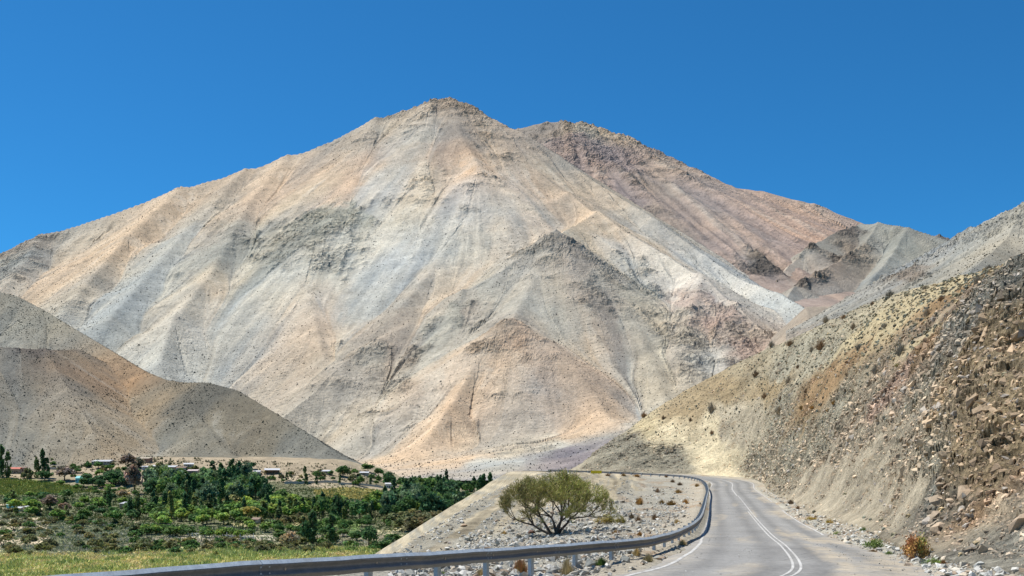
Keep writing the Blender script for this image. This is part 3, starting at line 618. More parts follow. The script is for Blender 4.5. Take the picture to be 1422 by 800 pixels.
dirt = sstep(2.3, 3.6, np.abs(vs)[None, :]+.7*fbm(vs[None, :]/1.0+0*VX, ii[:, None]*.5/5+0*VX, 4, 55))
dirt = np.maximum(dirt*.75, .8*sstep(.15, .5, fbm(vs[None, :]/1.3+0*VX, ii[:, None]*.5/11+0*VX, 4, 56)+.35*sstep(1.2, 3.4, vs)[None, :]-.05))*np.where(vs[None, :] > 0, 1, .6)
spill = np.exp(-((ii[:, None]*.5-105)/6.0)**2)*sstep(.8, 2.6, vs)[None, :]; dirt = np.clip(np.maximum(dirt, spill), 0, 1)
nearw = np.exp(-((VY-24)/9)**2)*sstep(.9, 2.9, vs)[None, :]; dirt = np.clip(np.maximum(dirt, 1.15*nearw*sstep(-.45, .15, fbm(VX, VY/1.5, 3, 57))), 0, 1)
dirt = dirt*np.clip(.75+1.0*fbm(VX/.35, VY/.8, 3, 58), 0, 1.25); dirt = np.clip(dirt, 0, 1)
patch = sstep(.42, .46, fbm(vs[None, :]/2.2+0*VX, ii[:, None]*.5/7+0*VX, 2, 59))
ca *= (1-.13*patch)[..., None]*(1+.07*fbm(vs[None, :]/.5+0*VX, ii[:, None]*.5/14+0*VX, 3, 60))[..., None]
ca = ca*(1-dirt[..., None]*.8)+lin((208, 192, 164))*.72*dirt[..., None]*.8
road = link('road', mesh_np('road', np.stack([VX, VY, VZ], -1), gridfaces(*VX.shape), M_road, ca), kind='structure')
# painted lines, worn through in places
def line_mat(name, c):
    m, t, b = newmat(name); geo = N(t, 'ShaderNodeNewGeometry')
    n = N(t, 'ShaderNodeTexNoise', Scale=3.0, Detail=8.0, Roughness=.8); t.links.new(geo.outputs['Position'], n.inputs['Vector'])
    t.links.new(mul(t, tuple(lin((160, 156, 148))*.7), tuple(c), ramp(t, n.outputs[0], [(.40, 0.0), (.54, .9)]), 'MIX'), b.inputs['Base Color'])
    b.inputs['Roughness'].default_value = .8; return m
M_line = line_mat('worn_white_paint', (.56, .55, .51))
def stripe_mesh(name, off, w, i0, i1, wob=.0):
    k = np.arange(i0, i1); o = off+wob*fbm(k*.12, k*0, 2, 3)
    if off > 1: o = o-3.08+np.minimum(wr_[k]-.22, 3.08)
    o = o+0.0*k
    P0 = np.stack([RC_[k, 0]+(o-w/2)*RN[k, 0], RC_[k, 1]+(o-w/2)*RN[k, 1], RC_[k, 2]+.006], -1)
    P1 = np.stack([RC_[k, 0]+(o+w/2)*RN[k, 0], RC_[k, 1]+(o+w/2)*RN[k, 1], RC_[k, 2]+.006], -1)
    return link(name, mesh_np(name, np.stack([P0, P1], 1), gridfaces(len(k), 2), M_line), road, kind='structure')
nR = len(RC_)
iD = lambda D: int(np.argmin(np.abs(RC_[:300 if D < 150 else nR, 1]-D)))
stripe_mesh('edge_line', -3.08, .11, iD(2), nR-60, .05)
stripe_mesh('centre_line', -.09, .065, iD(2), iD(88)); stripe_mesh('centre_line', .10, .065, iD(2), iD(140))
stripe_mesh('centre_line', .0, .12, iD(140), nR-60)
stripe_mesh('edge_line', 3.08, .10, iD(52), iD(90), .05); stripe_mesh('edge_line', 3.08, .10, iD(108), nR-60, .05)

# ------------------------------------------------------------------ the cut hillside on the right
CREST = [(60, -8, 18), (48, 22, 17), (42, 48, 15.8), P(1500, 349, 68), P(1424, 363, 80), P(1375, 374, 92), P(1290, 396, 120), P(1220, 416, 145), P(1130, 456, 185), P(1060, 487, 212), P(990, 522, 232), P(940, 549, 245), P(897, 577, 248), P(866, 606, 250), P(852, 630, 254), (24, 275, 6.5), (40, 300, 8)]
ft = np.array([p for p in FOOT]); cr = np.array([np.array(p) for p in CREST])
nst = len(ft)
rows = [8, 20, 110, 130, 130, 120, 110, 80, 60, 44, 44, 40, 36, 32, 20, 10]
us = np.concatenate([i+np.linspace(0, 1, n, endpoint=False) for i, n in enumerate(rows)]+[[nst-1]])
def cr1(pts, u):
    pts = np.array(pts); i = np.clip(u.astype(int), 0, len(pts)-2); t = (u-i)[:, None]
    p0 = pts[np.maximum(i-1, 0)]; p1 = pts[i]; p2 = pts[i+1]; p3 = pts[np.minimum(i+2, len(pts)-1)]
    return .5*((2*p1)+(-p0+p2)*t+(2*p0-5*p1+4*p2-p3)*t*t+(-p0+3*p1-3*p2+p3)*t**3)
fo = cr1(ft, us); ce = cr1(cr, us)
vv = np.concatenate([np.linspace(0, .55, 130, endpoint=False), np.linspace(.55, 1, 80, endpoint=False), np.linspace(1, 2.2, 14)])
# profile: horizontal share a(v), height share h(v): talus apron, steep cut, then the natural slope
cut = np.interp(us, [0, 2, 4, 5, 6, 8, 10, 12, 16], [.9, .95, .9, .6, .45, .40, .55, .6, .3])[:, None]
v = vv[None, :]
hlow = np.interp(vv, [0, .06, .12, .5, .75, 1.0, 1.3, 2.2], [0, .02, .06, .56, .80, 1.0, .96, .5])[None]
alow = np.interp(vv, [0, .06, .12, .5, .75, 1.0, 1.3, 2.2], [0, .05, .09, .34, .62, 1.0, 1.6, 3.4])[None]
alin = np.interp(vv, [0, .1, .5, 1.0, 1.3, 2.2], [0, .08, .47, 1.0, 1.5, 3.2])[None]
hlin = np.interp(vv, [0, .1, .5, 1.0, 1.3, 2.2], [0, .05, .52, 1.0, .98, .6])[None]
aa = alow*cut+alin*(1-cut); hh = hlow*cut+hlin*(1-cut)
HX = fo[:, None, 0]+aa*(ce-fo)[:, None, 0]; HYy = fo[:, None, 1]+aa*(ce-fo)[:, None, 1]; HZ = fo[:, None, 2]-.25*(v < .001)+hh*(ce-fo)[:, None, 2]
out = (fo-ce)[:, None, :2]; out = out/np.linalg.norm(out, axis=2, keepdims=True)
along = np.concatenate([[0], np.cumsum(np.linalg.norm(np.diff(fo[:, :2], axis=0), axis=1))])[:, None]+0*v
slen = np.sqrt((aa*np.linalg.norm((ce-fo)[:, None, :2], axis=2))**2+(hh*(ce-fo)[:, None, 2])**2)
CE = ctl('''1385 380 ytan .5;1415 372 dgrey .9;1400 395 dgrey 1;1370 420 dgrey 1;1340 460 dgrey 1;1310 490 dgrey 1;1290 530 gg .9;1400 440 olive .95;1350 500 olive .9;1410 500 olive 1;1380 560 olive .9;1400 620 olive .9;1300 580 olive .8;1350 620 olive 1;1340 680 dgrey 1;1300 640 gg .7;1300 700 dgrey .8;
1260 640 khaki .5;1250 600 khaki .6;1200 600 khaki .7;1230 560 ptan .8;1220 540 khaki .8;1200 650 khaki .5;1190 690 khaki .4;1150 600 gg .7;1100 620 gg .7;1060 640 gg .8;1080 580 gg .6;1130 560 olive .6;1150 535 obrown .4;1130 545 obrown .4;1170 560 gg .6;1250 440 ytan .05;1200 455 ytan .05;1300 410 ytan .05;1340 400 obrown .3;
1280 470 ytan .2;1280 490 obrown .6;1160 480 gg .4;1190 500 gg .5;1100 500 gg .4;1050 520 gg .3;1070 540 olive .3;1000 540 olive .3;950 570 olive .2;920 600 cream .3;925 630 cream .2;960 620 cream .3;990 600 cream .2;1000 630 cream .2;985 650 cream .2;880 640 hgrey .5;870 620 hgrey .4;900 590 ytan .3;930 645 hgrey .5;1040 600 khaki .3;1010 580 khaki .3;
1240 510 brown .6;1320 440 ytan .5;1330 420 brown .6;1410 720 tan .5;1380 660 olive .8;1420 680 horange .6;1350 735 khaki .3;1310 745 khaki .3;1250 720 khaki .4;1220 700 khaki .3;1130 680 khaki .4;1160 700 khaki .3;1400 770 grey .5;1420 750 grey .4''')
sw_coord[0] = along*3+slen*.8
colE, rockE = paint(HX, HYy, HZ, CE, 2.2, 3.0, 555, zw=1.0, yw=.25)
skew = (along+slen*1.3)/2.2
rE = sstep(.25, .75, rockE+.30*fbm(skew/2.2, slen/5, 3, 556))
amp = (sstep(.05, .16, vv)[None, :])*(1-.7*sstep(.95, 1.05, vv)[None, :])
nearS = np.interp(us, [0, 5, 8, 12, 16], [1, 1, 1.2, 1.4, 1.4])[:, None]
tall = slen*1.0; wpx = .35*fbm(skew/1.1, tall/1.1, 3, 598); wpy = .35*fbm(skew/1.1+7, tall/1.1, 3, 599)
QX, QY, QZ = HX+wpx, (HYy+wpy)*.36, HZ+.12*HYy+wpx
c1, w1, t1 = cells(QX/1.7, QY/1.7, QZ/.85, 600); c2, w2, t2 = cells(QX/.75, QY/.75, QZ/.42, 610); c3, w3, t3 = cells(QX/.3, QY/.3, QZ/.2, 620)
bq = HZ*1.0-.22*HYy+.35*HX+.8*fbm(along/4, slen/3, 3, 621); ledge = (bq/.8) % 1.0; ledge2 = (bq/.31+.4*w2) % 1.0
r3 = fbm((QX+.6*QZ)/1.2, (QY*.7-.5*QZ)/1.2, 4, 650)+.8*fbm((QY*.25+QZ)/.55, QX/1.0, 4, 651)
ledge_s = np.abs(ledge-.5)*2
pit = sstep(.12, .45, fbm((HYy*.25+HX)/.6, HZ/.36+HYy*.12, 3, 652))
disp = amp*(rE*(.16*ledge_s+.45*t1+.25*t2+.42*r3-.38*pit) + (1-.5*rE)*(.10*fbm(skew/.8, slen/3.5, 3, 630)+.05*fbm(skew/.25, slen/.4, 2, 632)) + .45*fbm(along/7, slen/14, 3, 633)+.12*ridged(along/9.0, slen/3, 2, 634))*nearS
# ledges of the dark outcrop stand proud
outc = sstep(.75, .95, rockE)*np.interp(us, [2, 3, 6, 7], [1, 1, .8, 0])[:, None]
disp += amp*outc*(.9*sstep(-.2, .5, fbm(skew/5, slen/9, 3, 640)))
HX += out[..., 0]*disp*.75; HYy += out[..., 1]*disp*.75; HZ += disp*.55
colE = colE*np.array([1.0, .965, .90])*(.92+.20*fbm(skew/.9, slen/5, 3, 641)+.22*fbm(skew/.35, slen/.8, 3, 642)+.12*fbm(skew/2.5, slen/2, 3, 643))[..., None]
colE *= (1+rE*(.35*(w2-.5)+.4*(w3-.5)+.2*(w1-.5)))[..., None]
rs = sstep(.3, .6, fbm(skew/1.0, slen/1.6, 4, 645))*.4*sstep(-.2, .3, fbm(along/9, slen/6, 2, 646))
colE = colE*(1-rs[..., None])+PAL['obrown']*rs[..., None]
oE = link('road_cut_hillside', mesh_np('road_cut_hillside', np.stack([HX, HYy, HZ], -1), gridfaces(*HX.shape), M_cut, np.clip(colE, .01, .9), np.clip(rE, 0, 1)), kind='structure')
EXEC_PARTS = True

# ================================================================== OBJECTS
def tube_mesh(paths, sides=5):
    """tapered tubes: each path is a list of (x, y, z, radius)"""
    V = []; Fq = []
    for path in paths:
        path = np.array(path, float); n = len(path); b0 = len(V)
        for i in range(n):
            d = path[min(i+1, n-1), :3]-path[max(i-1, 0), :3]; d = d/(np.linalg.norm(d)+1e-9)
            u = np.cross(d, [0.3, 0.9, 0.1]); u /= np.linalg.norm(u)+1e-9; w = np.cross(d, u)
            for k in range(sides):
                a = 2*math.pi*k/sides; V.append(path[i, :3]+path[i, 3]*(math.cos(a)*u+math.sin(a)*w))
        for i in range(n-1):
            for k in range(sides):
                k2 = (k+1) % sides; Fq.append((b0+i*sides+k, b0+i*sides+k2, b0+(i+1)*sides+k2, b0+(i+1)*sides+k))
    return np.array(V), np.array(Fq)
def quads_leaf(C, size, r, up=0.0, asp=1.0):
    """one small leaf-clump quad at every centre, each turned its own way"""
    n = len(C); a = r.normal(size=(n, 3)); a[:, 2] += up; a /= np.linalg.norm(a, axis=1)[:, None]
    b = np.cross(a, r.normal(size=(n, 3))); b /= np.linalg.norm(b, axis=1)[:, None]
    s = np.asarray(size)*r.uniform(.6, 1.3, n); a = a*(s*asp)[:, None]*.5; b = b*s[:, None]*.5
    V = np.stack([C-a-b, C+a-b*.6, C+a*1.1+b, C-a*.7+b], 1).reshape(-1, 3)
    return V, np.arange(4*n).reshape(n, 4)

GREEN = dict(dark=(.045, .085, .030), deep=(.030, .065, .032), mid=(.075, .125, .035), light=(.105, .155, .042), olive=(.078, .088, .044), brown=(.082, .082, .046),
             pink=(.125, .095, .085), grey=(.15, .14, .11), purple=(.085, .075, .070), yellow=(.15, .145, .05), poplar=(.07, .095, .040), blue=(.05, .085, .055))
GREEN = {k: tuple(min(.5, x*1.55) for x in (v[0]*1.75, v[1]*1.62, v[2]*1.35)) for k, v in GREEN.items()}
def crown_data(shape, tone, seed, n=420, leaf=.075):
    r = np.random.default_rng(seed)
    nc = {'round': 26, 'poplar': 26, 'cypress': 22, 'dome': 20, 'spread': 22}[shape]
    if shape == 'round':
        d = r.normal(size=(nc, 3)); d /= np.linalg.norm(d, axis=1)[:, None]; d[:, 2] = np.abs(d[:, 2])*1.0-.35*(r.random(nc) < .5)
        c = d*np.array([.34, .34, .36])*(r.uniform(.45, 1, nc)[:, None])+[0, 0, .55]*np.array([1, 1, 1.]); rad = r.uniform(.11, .19, nc); rz = .95
    elif shape == 'poplar':
        z = r.uniform(.10, .95, nc); a = r.uniform(0, 6.28, nc); R_ = .075*np.sin(np.clip((z+.08)*2.9, 0, 3.1))**.6
        c = np.stack([np.cos(a)*R_, np.sin(a)*R_, z], -1); rad = np.full(nc, .055)*(1.15-z*.6); rz = 2.2
    elif shape == 'cypress':
        z = r.uniform(.06, .97, nc)**1.1; a = r.uniform(0, 6.28, nc); R_ = .17*(1-z)**.8
        c = np.stack([np.cos(a)*R_, np.sin(a)*R_, z], -1); rad = .03+.09*(1-z); rz = 1.2
    elif shape == 'dome':
        a = r.uniform(0, 6.28, nc); q = r.uniform(0, 1, nc)**.5; c = np.stack([np.cos(a)*q*.62, np.sin(a)*q*.62, .18+.55*(1-q**2)*r.uniform(.4, 1, nc)], -1); rad = r.uniform(.12, .24, nc); rz = .8
    else:
        a = r.uniform(0, 6.28, nc); q = r.uniform(0, 1, nc)**.5; c = np.stack([np.cos(a)*q*.62, np.sin(a)*q*.62, .62+.25*(1-q**2)*r.uniform(.3, 1, nc)], -1); rad = r.uniform(.10, .19, nc); rz = .6
    k = r.integers(0, nc, n); g = r.normal(size=(n, 3)); g /= np.linalg.norm(g, axis=1)[:, None]
    C = c[k]+g*(rad[k]*r.uniform(.6, 1.1, n))[:, None]*np.array([1, 1, rz]); C[:, 2] = np.maximum(C[:, 2], .02)
    V, Fq = quads_leaf(C, leaf, r)
    base = np.array(GREEN[tone]); tone_c = base*np.exp(r.normal(0, .22, nc))[:, None]*np.stack([np.exp(r.normal(0, .10, nc)), np.ones(nc), np.exp(r.normal(0, .1, nc))], -1)
    colr = tone_c[k]*np.exp(r.normal(0, .25, n))[:, None]
    return V, Fq, np.repeat(colr, 4, 0)
_cache = {}
def crown(shape, tone, variant):
    key = (shape, tone, variant)
    if key not in _cache:
        n, leaf = {'round': (760, .10), 'poplar': (520, .055), 'cypress': (520, .065), 'dome': (460, .17), 'spread': (520, .12)}[shape]
        V, Fq, c = crown_data(shape, tone, hash((shape, tone, variant)) % 9999 if False else (len(_cache)*31+variant*7+5), n, leaf)
        _cache[key] = mesh_np('crown', V, Fq, M_leaf, c)
    return _cache[key]
def trunk(shape, variant):
    key = ('trunk', shape, variant)
    if key not in _cache:
        r = np.random.default_rng(variant*13+len(shape)); P_ = []
        if shape in ('poplar', 'cypress'): P_.append([(0, 0, -.05, .022), (0, 0, .3, .016), (.004, 0, .7, .008), (0, 0, .95, .003)])
        elif shape in ('round',):
            P_.append([(0, 0, -.05, .035), (.01, 0, .2, .027), (.0, .01, .42, .02), (.01, 0, .75, .008)])
            for k in range(4):
                a = k*1.6+r.uniform(0, .8); P_.append([(0, 0, .25+.05*k, .017), (.12*math.cos(a), .12*math.sin(a), .45+.05*k, .012), (.26*math.cos(a), .26*math.sin(a), .62+.05*k, .005)])
        else:
            for k in range(5):
                a = k*1.27+r.uniform(0, .8); P_.append([(0, 0, -.05, .04), (.16*math.cos(a), .16*math.sin(a), .30, .028), (.42*math.cos(a), .42*math.sin(a), .62, .012)])
        V, Fq = tube_mesh(P_); _cache[key] = mesh_np('trunk', V, Fq, M_bark, smooth=True)
    return _cache[key]
NAMES = {'round': 'broadleaf_tree', 'poplar': 'poplar_tree', 'cypress': 'conifer_tree', 'dome': 'shrub', 'spread': 'thorn_tree'}
CATS = {'round': 'tree', 'poplar': 'tree', 'cypress': 'tree', 'dome': 'shrub', 'spread': 'tree'}
_vi = [0]
def plant(shape, tone, px, py, hpx, wpx, label, group=None, at=None, real=None, nm=None):
    g = PG(px, py) if at is None else at
    h = hpx*g[1]/F if real is None else real[0]
    w = (wpx*g[1]/F if real is None else real[1])
    _vi[0] += 1; v = _vi[0] % 4
    natw = {'round': .86, 'poplar': .24, 'cypress': .42, 'dome': 1.5, 'spread': 1.5}[shape]
    o = empty(nm or NAMES[shape], (g[0], g[1], g[2]-.05*h), label, CATS[shape], group, random.uniform(0, 6.28))
    sx = w/natw; o.scale = (sx, sx, h)
    link('trunk', trunk(shape, v), o); link('crown', crown(shape, tone, v), o)
    return o
def fill(poly, n, kinds, hr, wr, label, group, seed, nm=None):
    """n trees spread over a piece of the valley floor, given by its corners"""
    r = np.random.default_rng(seed); W_ = [PG(*q) for q in poly]; xs = [p[0] for p in W_]; ys = [p[1] for p in W_]; pl = [(p[0], p[1]) for p in W_]
    got = []; tries = 0; mind = .55*math.sqrt(max(1e-6, abs(sum(pl[i-1][0]*pl[i][1]-pl[i][0]*pl[i-1][1] for i in range(len(pl))))/2/n))
    while len(got) < n and tries < n*60:
        tries += 1; x = r.uniform(min(xs), max(xs)); y = r.uniform(min(ys), max(ys))
        if not inpoly(np.array([x]), np.array([y]), pl)[0]: continue
        if any((x-a)**2+(y-b)**2 < mind*mind for a, b in got): continue
        got.append((x, y)); sh, tn = kinds[r.integers(0, len(kinds))]
        z = float(zv(np.array([x]), np.array([y]))[0]); f_ = r.uniform(0, 1)
        k = .45 if sh == 'poplar' else (.6 if sh == 'cypress' else 1.0)
        hh_ = hr[0]+(hr[1]-hr[0])*f_; ww_ = (wr[0]+(wr[1]-wr[0])*f_)*k
        if sh == 'poplar': hh_ *= 1.25
        adj = {'dark': 'dark green', 'deep': 'very dark green', 'mid': 'mid green', 'light': 'bright green', 'olive': 'olive', 'brown': 'brownish', 'blue': 'bluish green', 'poplar': 'olive green'}[tn]
        kd = {'round': 'round-crowned tree', 'poplar': 'slim poplar', 'cypress': 'pointed conifer', 'dome': 'low bush', 'spread': 'flat-topped thorn tree'}[sh]
        lab = adj+' '+kd+' '+label; size_ = ''
        plant(sh, tn, 0, 0, 0, 0, lab, group, at=np.array([x, y, z]), real=(hh_, ww_), nm=(nm if sh == 'round' else None))
RD_, DK, DP, MD, LT, OL, BR = 'round', ('round', 'dark'), ('round', 'deep'), ('round', 'mid'), ('round', 'light'), ('dome', 'olive'), ('dome', 'brown')
# --- trees one can single out
sp = [
 ('poplar', 'deep', 3, 663, 47, 10, 'dark poplar at the far left edge of the valley, left of the red-roofed house'),
 ('poplar', 'poplar', 11, 664, 38, 9, 'poplar beside the red roof, second from the left edge'),
 ('poplar', 'deep', 59, 664, 44, 9, 'tallest dark slim poplar behind the vineyard, between two shorter ones'),
 ('poplar', 'poplar', 51, 664, 34, 7, 'shorter olive poplar just left of the tallest one behind the vineyard'),
 ('poplar', 'deep', 65, 664, 30, 8, 'short dark poplar just right of the tallest one behind the vineyard'),
 ('dome', 'olive', 39, 664, 18, 18, 'rounded olive bush between the red roof and the poplars'),
 ('round', 'deep', 62, 668, 16, 22, 'low dark green tree at the feet of the slim poplars'),
 ('round', 'purple', 90, 668, 22, 28, 'dark purplish round tree standing alone behind the vineyard'),
 ('round', 'pink', 186, 686, 44, 26, 'large half-dry pinkish tree in the middle of the grove'),
 ('round', 'pink', 178, 650, 20, 26, 'dry pinkish tree against the foot of the hill above the grove'),
 ('round', 'grey', 193, 650, 16, 18, 'bare greyish tree just right of the dry pinkish one at the hill foot'),
 ('round', 'purple', 70, 708, 22, 26, 'purplish dark tree among the green orchard at the left'),
 ('round', 'purple', 90, 713, 16, 20, 'smaller purplish tree right of the other in the left orchard'),
 ('round', 'grey', 172, 694, 16, 24, 'pale grey bare tree left of the long white shed roof'),
 ('poplar', 'poplar', 191, 722, 42, 9, 'olive poplar right of the long white shed roof'),
 ('poplar', 'poplar', 237, 722, 46, 9, 'tall olive poplar, middle one of three in the grove'),
 ('poplar', 'poplar', 260, 718, 54, 11, 'tallest slim poplar rising from the middle of the grove'),
 ('round', 'light', 246, 715, 26, 24, 'bright yellow-green tree between the two tall slim poplars'),
 ('round', 'light', 330, 700, 34, 34, 'bright green rounded tree at the right of the dense grove'),
 ('round', 'yellow', 349, 724, 26, 30, 'yellowish spreading tree over the small cream hut'),
 ('poplar', 'deep', 295, 668, 30, 9, 'dark poplar at the hill foot above the grove, leftmost of its row'),
 ('poplar', 'deep', 307, 668, 26, 9, 'shorter poplar of the hill foot row, second from the left'),
 ('poplar', 'deep', 322, 668, 33, 11, 'tallest poplar of the hill foot row'),
 ('poplar', 'deep', 331, 668, 28, 14, 'broad dark poplar at the right end of the hill foot row'),
 ('round', 'deep', 350, 652, 12, 10, 'small dark tree beside the white house with the brown front'),
 ('round', 'dark', 476, 662, 18, 20, 'dark round tree at the tip of the left hill'),
 ('round', 'dark', 492, 660, 10, 12, 'small green tree right of the dark one at the tip of the left hill'),
 ('round', 'dark', 500, 675, 14, 12, 'small dark tree standing alone above the yellow field'),
 ('round', 'dark', 511, 655, 12, 18, 'dark green tree on the far bank behind the hill tip'),
 ('round', 'dark', 526, 662, 14, 14, 'round tree at the left end of the far row'),
 ('poplar', 'deep', 425, 672, 16, 6, 'thin dark cypress left of the terraced wall'),
 ('poplar', 'deep', 439, 672, 14, 5, 'thin dark cypress right of its twin by the terraced wall'),
 ('cypress', 'deep', 620, 678, 28, 9, 'thin pointed conifer standing highest in the far row'),
 ('cypress', 'deep', 584, 682, 26, 16, 'broad pointed conifer in the far row left of centre'),
 ('cypress', 'deep', 612, 680, 22, 10, 'pointed conifer just left of the highest one'),
 ('poplar', 'deep', 666, 689, 28, 11, 'leftmost dark poplar of the clump by the sand slope'),
 ('poplar', 'deep', 671, 689, 32, 10, 'tall dark poplar, second from the left of the clump by the sand slope'),
 ('poplar', 'deep', 680, 689, 34, 10, 'tallest dark poplar of the clump by the sand slope'),
 ('poplar', 'deep', 687, 690, 22, 9, 'shorter poplar at the right of the clump by the sand slope'),
 ('cypress', 'deep', 695, 690, 14, 9, 'small pointed tree peeping over the sand slope'),
 ('round', 'deep', 612, 722, 36, 34, 'big dark rounded tree beside the foot of the sand slope'),
 ('round', 'light', 586, 716, 24, 30, 'bright green tree left of the big dark one near the sand slope'),
 ('round', 'deep', 512, 762, 36, 26, 'large dark tree low in the valley just above the guardrail'),
 ('round', 'deep', 425, 757, 38, 16, 'tall narrow dark tree left of the big one above the guardrail'),
 ('poplar', 'deep', 462, 756, 44, 17, 'tall dark poplar standing alone by the green plot'),
 ('poplar', 'deep', 434, 757, 50, 15, 'tall dark poplar left of the green plot'),
 ('round', 'grey', 401, 762, 26, 26, 'grey-barked leafless tree low in the valley'),
 ('round', 'deep', 540, 757, 12, 18, 'low dark bush right of the large tree above the guardrail'),
 ('dome', 'yellow', 300, 772, 9, 8, 'small orange-yellow bush on the edge of the reed bed'),
 ('spread', 'olive', 134, 768, 22, 28, 'spreading thorn tree with a visible trunk at the edge of the reeds'),
 ('spread', 'olive', 37, 742, 11, 14, 'small umbrella-shaped tree on the bare pale ground'),
 ('poplar', 'poplar', 412, 722, 34, 12, 'leftmost of the two narrow bare-stemmed poplars by the brown grove'),
 ('poplar', 'poplar', 420, 722, 34, 10, 'rightmost of the two narrow bare-stemmed poplars by the brown grove'),
 ('poplar', 'deep', 538, 716, 36, 11, 'first tall poplar of the right-hand grove'),
 ('poplar', 'deep', 548, 717, 40, 12, 'second tall poplar of the right-hand grove, a little taller'),
 ('poplar', 'blue', 560, 715, 42, 13, 'bluish green poplar in the right-hand grove'),
 ('cypress', 'deep', 482, 712, 22, 14, 'dark conifer left of the yellow field corner'),
 ('cypress', 'deep', 509, 712, 26, 13, 'dark conifer below the middle of the yellow field'),
 ('dome', 'deep', 655, 656, 5, 10, 'single dark shrub alone on the pale far slope'),
]
for a in sp: plant(*a)
fill([(0, 690), (60, 692), (150, 696), (232, 700), (236, 728), (60, 730), (0, 706)], 52, [DK, MD, MD, DP, ('poplar', 'poplar')], (4.5, 8), (6, 10), 'between the vineyard and the pale scrub', 'orchard trees below the vineyard', 11, nm='orchard_tree')
fill([(112, 670), (176, 666), (180, 676), (118, 679)], 12, [DK, DP], (7, 11), (8, 13), 'in the dense grove beside the turquoise shed', 'grove beside the turquoise shed', 12)
fill([(80, 672), (180, 680), (190, 690), (130, 690)], 16, [('dome', 'olive'), MD, DK], (3, 5), (4, 7), 'along the upper edge of the vineyard', 'hedge along the vineyard', 13)
fill([(196, 668), (246, 664), (250, 695), (200, 695)], 18, [DK, DP, ('round', 'blue')], (10, 15), (9, 13), 'in the grove right of the large pinkish tree', 'grove right of the pinkish tree', 14)
fill([(245, 676), (362, 670), (372, 706), (250, 710)], 50, [DK, DP, DP, ('round', 'blue'), ('poplar', 'deep')], (12, 18), (9, 13), 'in the dense grove in the middle of the valley', 'dense dark grove', 15)
fill([(200, 706), (330, 706), (425, 708), (425, 727), (200, 734)], 52, [MD, DK, LT, MD, ('round', 'olive'), DK, ('poplar', 'poplar')], (6.5, 10), (7, 11), 'of the orchard in front of the dense grove', 'orchard in front of the dense grove', 16, nm='orchard_tree')
fill([(362, 690), (400, 696), (425, 704), (425, 712), (362, 710)], 14, [MD, DK, LT], (6, 9), (7, 10), 'below the terraced wall', 'trees below the terraced wall', 17, nm='orchard_tree')
fill([(425, 712), (560, 706), (600, 714), (560, 724), (430, 724)], 34, [DK, DP, MD, ('cypress', 'deep')], (8, 13), (7, 10), 'in the row under the yellow field', 'trees under the yellow field', 18)
fill([(525, 705), (600, 694), (650, 706), (622, 724), (540, 720)], 34, [DK, DP, ('poplar', 'deep'), ('round', 'blue')], (12, 17), (8, 12), 'of the right-hand grove below the houses', 'right-hand grove', 19)
fill([(536, 670), (600, 676), (662, 681), (655, 686), (600, 684), (538, 676)], 28, [DP, DK, ('cypress', 'deep'), DP], (9, 13), (9, 13), 'in the far row at the foot of the pale slope', 'far row of trees', 20)
fill([(570, 690), (640, 692), (668, 700), (640, 706), (590, 700)], 12, [DP, DK, OL], (7, 10), (7, 10), 'between the far houses and the right-hand grove', 'trees between far houses and grove', 21)
fill([(540, 728), (640, 720), (608, 738), (555, 742)], 22, [('round', 'brown'), ('round', 'olive'), ('dome', 'brown')], (5, 8), (7, 10), 'in the brown thicket under the right-hand grove', 'brownish thicket', 22)
fill([(372, 724), (420, 722), (440, 730), (380, 732)], 10, [('dome', 'brown'), ('round', 'olive')], (4, 6), (5, 8), 'by the bare-stemmed poplars', 'brown trees by the poplars', 23)
fill([(196, 738), (350, 744), (352, 749), (198, 744)], 30, [DK, MD], (3.6, 4.8), (4, 6), 'of the hedge behind the white rail fence', 'hedge behind the white fence', 24, nm='hedge_tree')
fill([(0, 708), (66, 716), (200, 732), (200, 768), (0, 772)], 85, [OL, OL, BR, ('spread', 'olive'), ('dome', 'dark')], (1.8, 4.2), (3, 7), 'in the pale scrub at the left', 'thorn scrub at the left', 25)
fill([(200, 748), (400, 752), (440, 748), (440, 768), (200, 770)], 66, [OL, BR, ('dome', 'dark'), ('spread', 'olive'), ('dome', 'dark')], (1.8, 4.0), (3, 7), 'in the scrub between the white fence and the reeds', 'thorn scrub behind the reeds', 26)
fill([(380, 742), (440, 738), (500, 748), (610, 742), (570, 768), (400, 770)], 36, [OL, ('dome', 'dark'), DK, ('spread', 'olive')], (2.4, 5), (4, 7.5), 'in the scrub just above the guardrail', 'scrub above the guardrail', 27)
fill([(15, 632), (110, 640), (240, 650), (420, 660), (520, 664), (520, 672), (300, 668), (100, 655), (15, 645)], 95, [('dome', 'olive'), ('dome', 'brown'), ('round', 'olive'), DK], (2.2, 5.5), (3.5, 7), 'among the village houses at the hill foot', 'trees among the village houses', 28)
fill([(100, 648), (240, 652), (340, 660), (350, 667), (240, 664), (100, 662)], 26, [('dome', 'dark'), MD, DK, ('round', 'olive')], (3.5, 7), (5, 9), 'at the back of the grove under the village houses', 'trees under the village houses', 31)
fill([(375, 662), (530, 668), (560, 676), (500, 676), (380, 672)], 26, [('dome', 'dark'), ('dome', 'olive'), DK, ('poplar', 'deep')], (2.5, 6), (3.5, 7), 'on the bare ground at the tip of the left hill', 'trees at the tip of the left hill', 32)
fill([(150, 705), (420, 715), (560, 715), (560, 722), (420, 724), (150, 722)], 20, [('poplar', 'poplar'), ('poplar', 'deep')], (8, 12), (6, 8), 'rising between the orchard trees in the valley', 'poplars among the orchards', 33)
fill([(330, 722), (440, 738), (430, 748), (340, 735)], 14, [DK, MD, OL], (3, 5), (4, 6), 'around the young green crop', 'trees around the crop', 29)
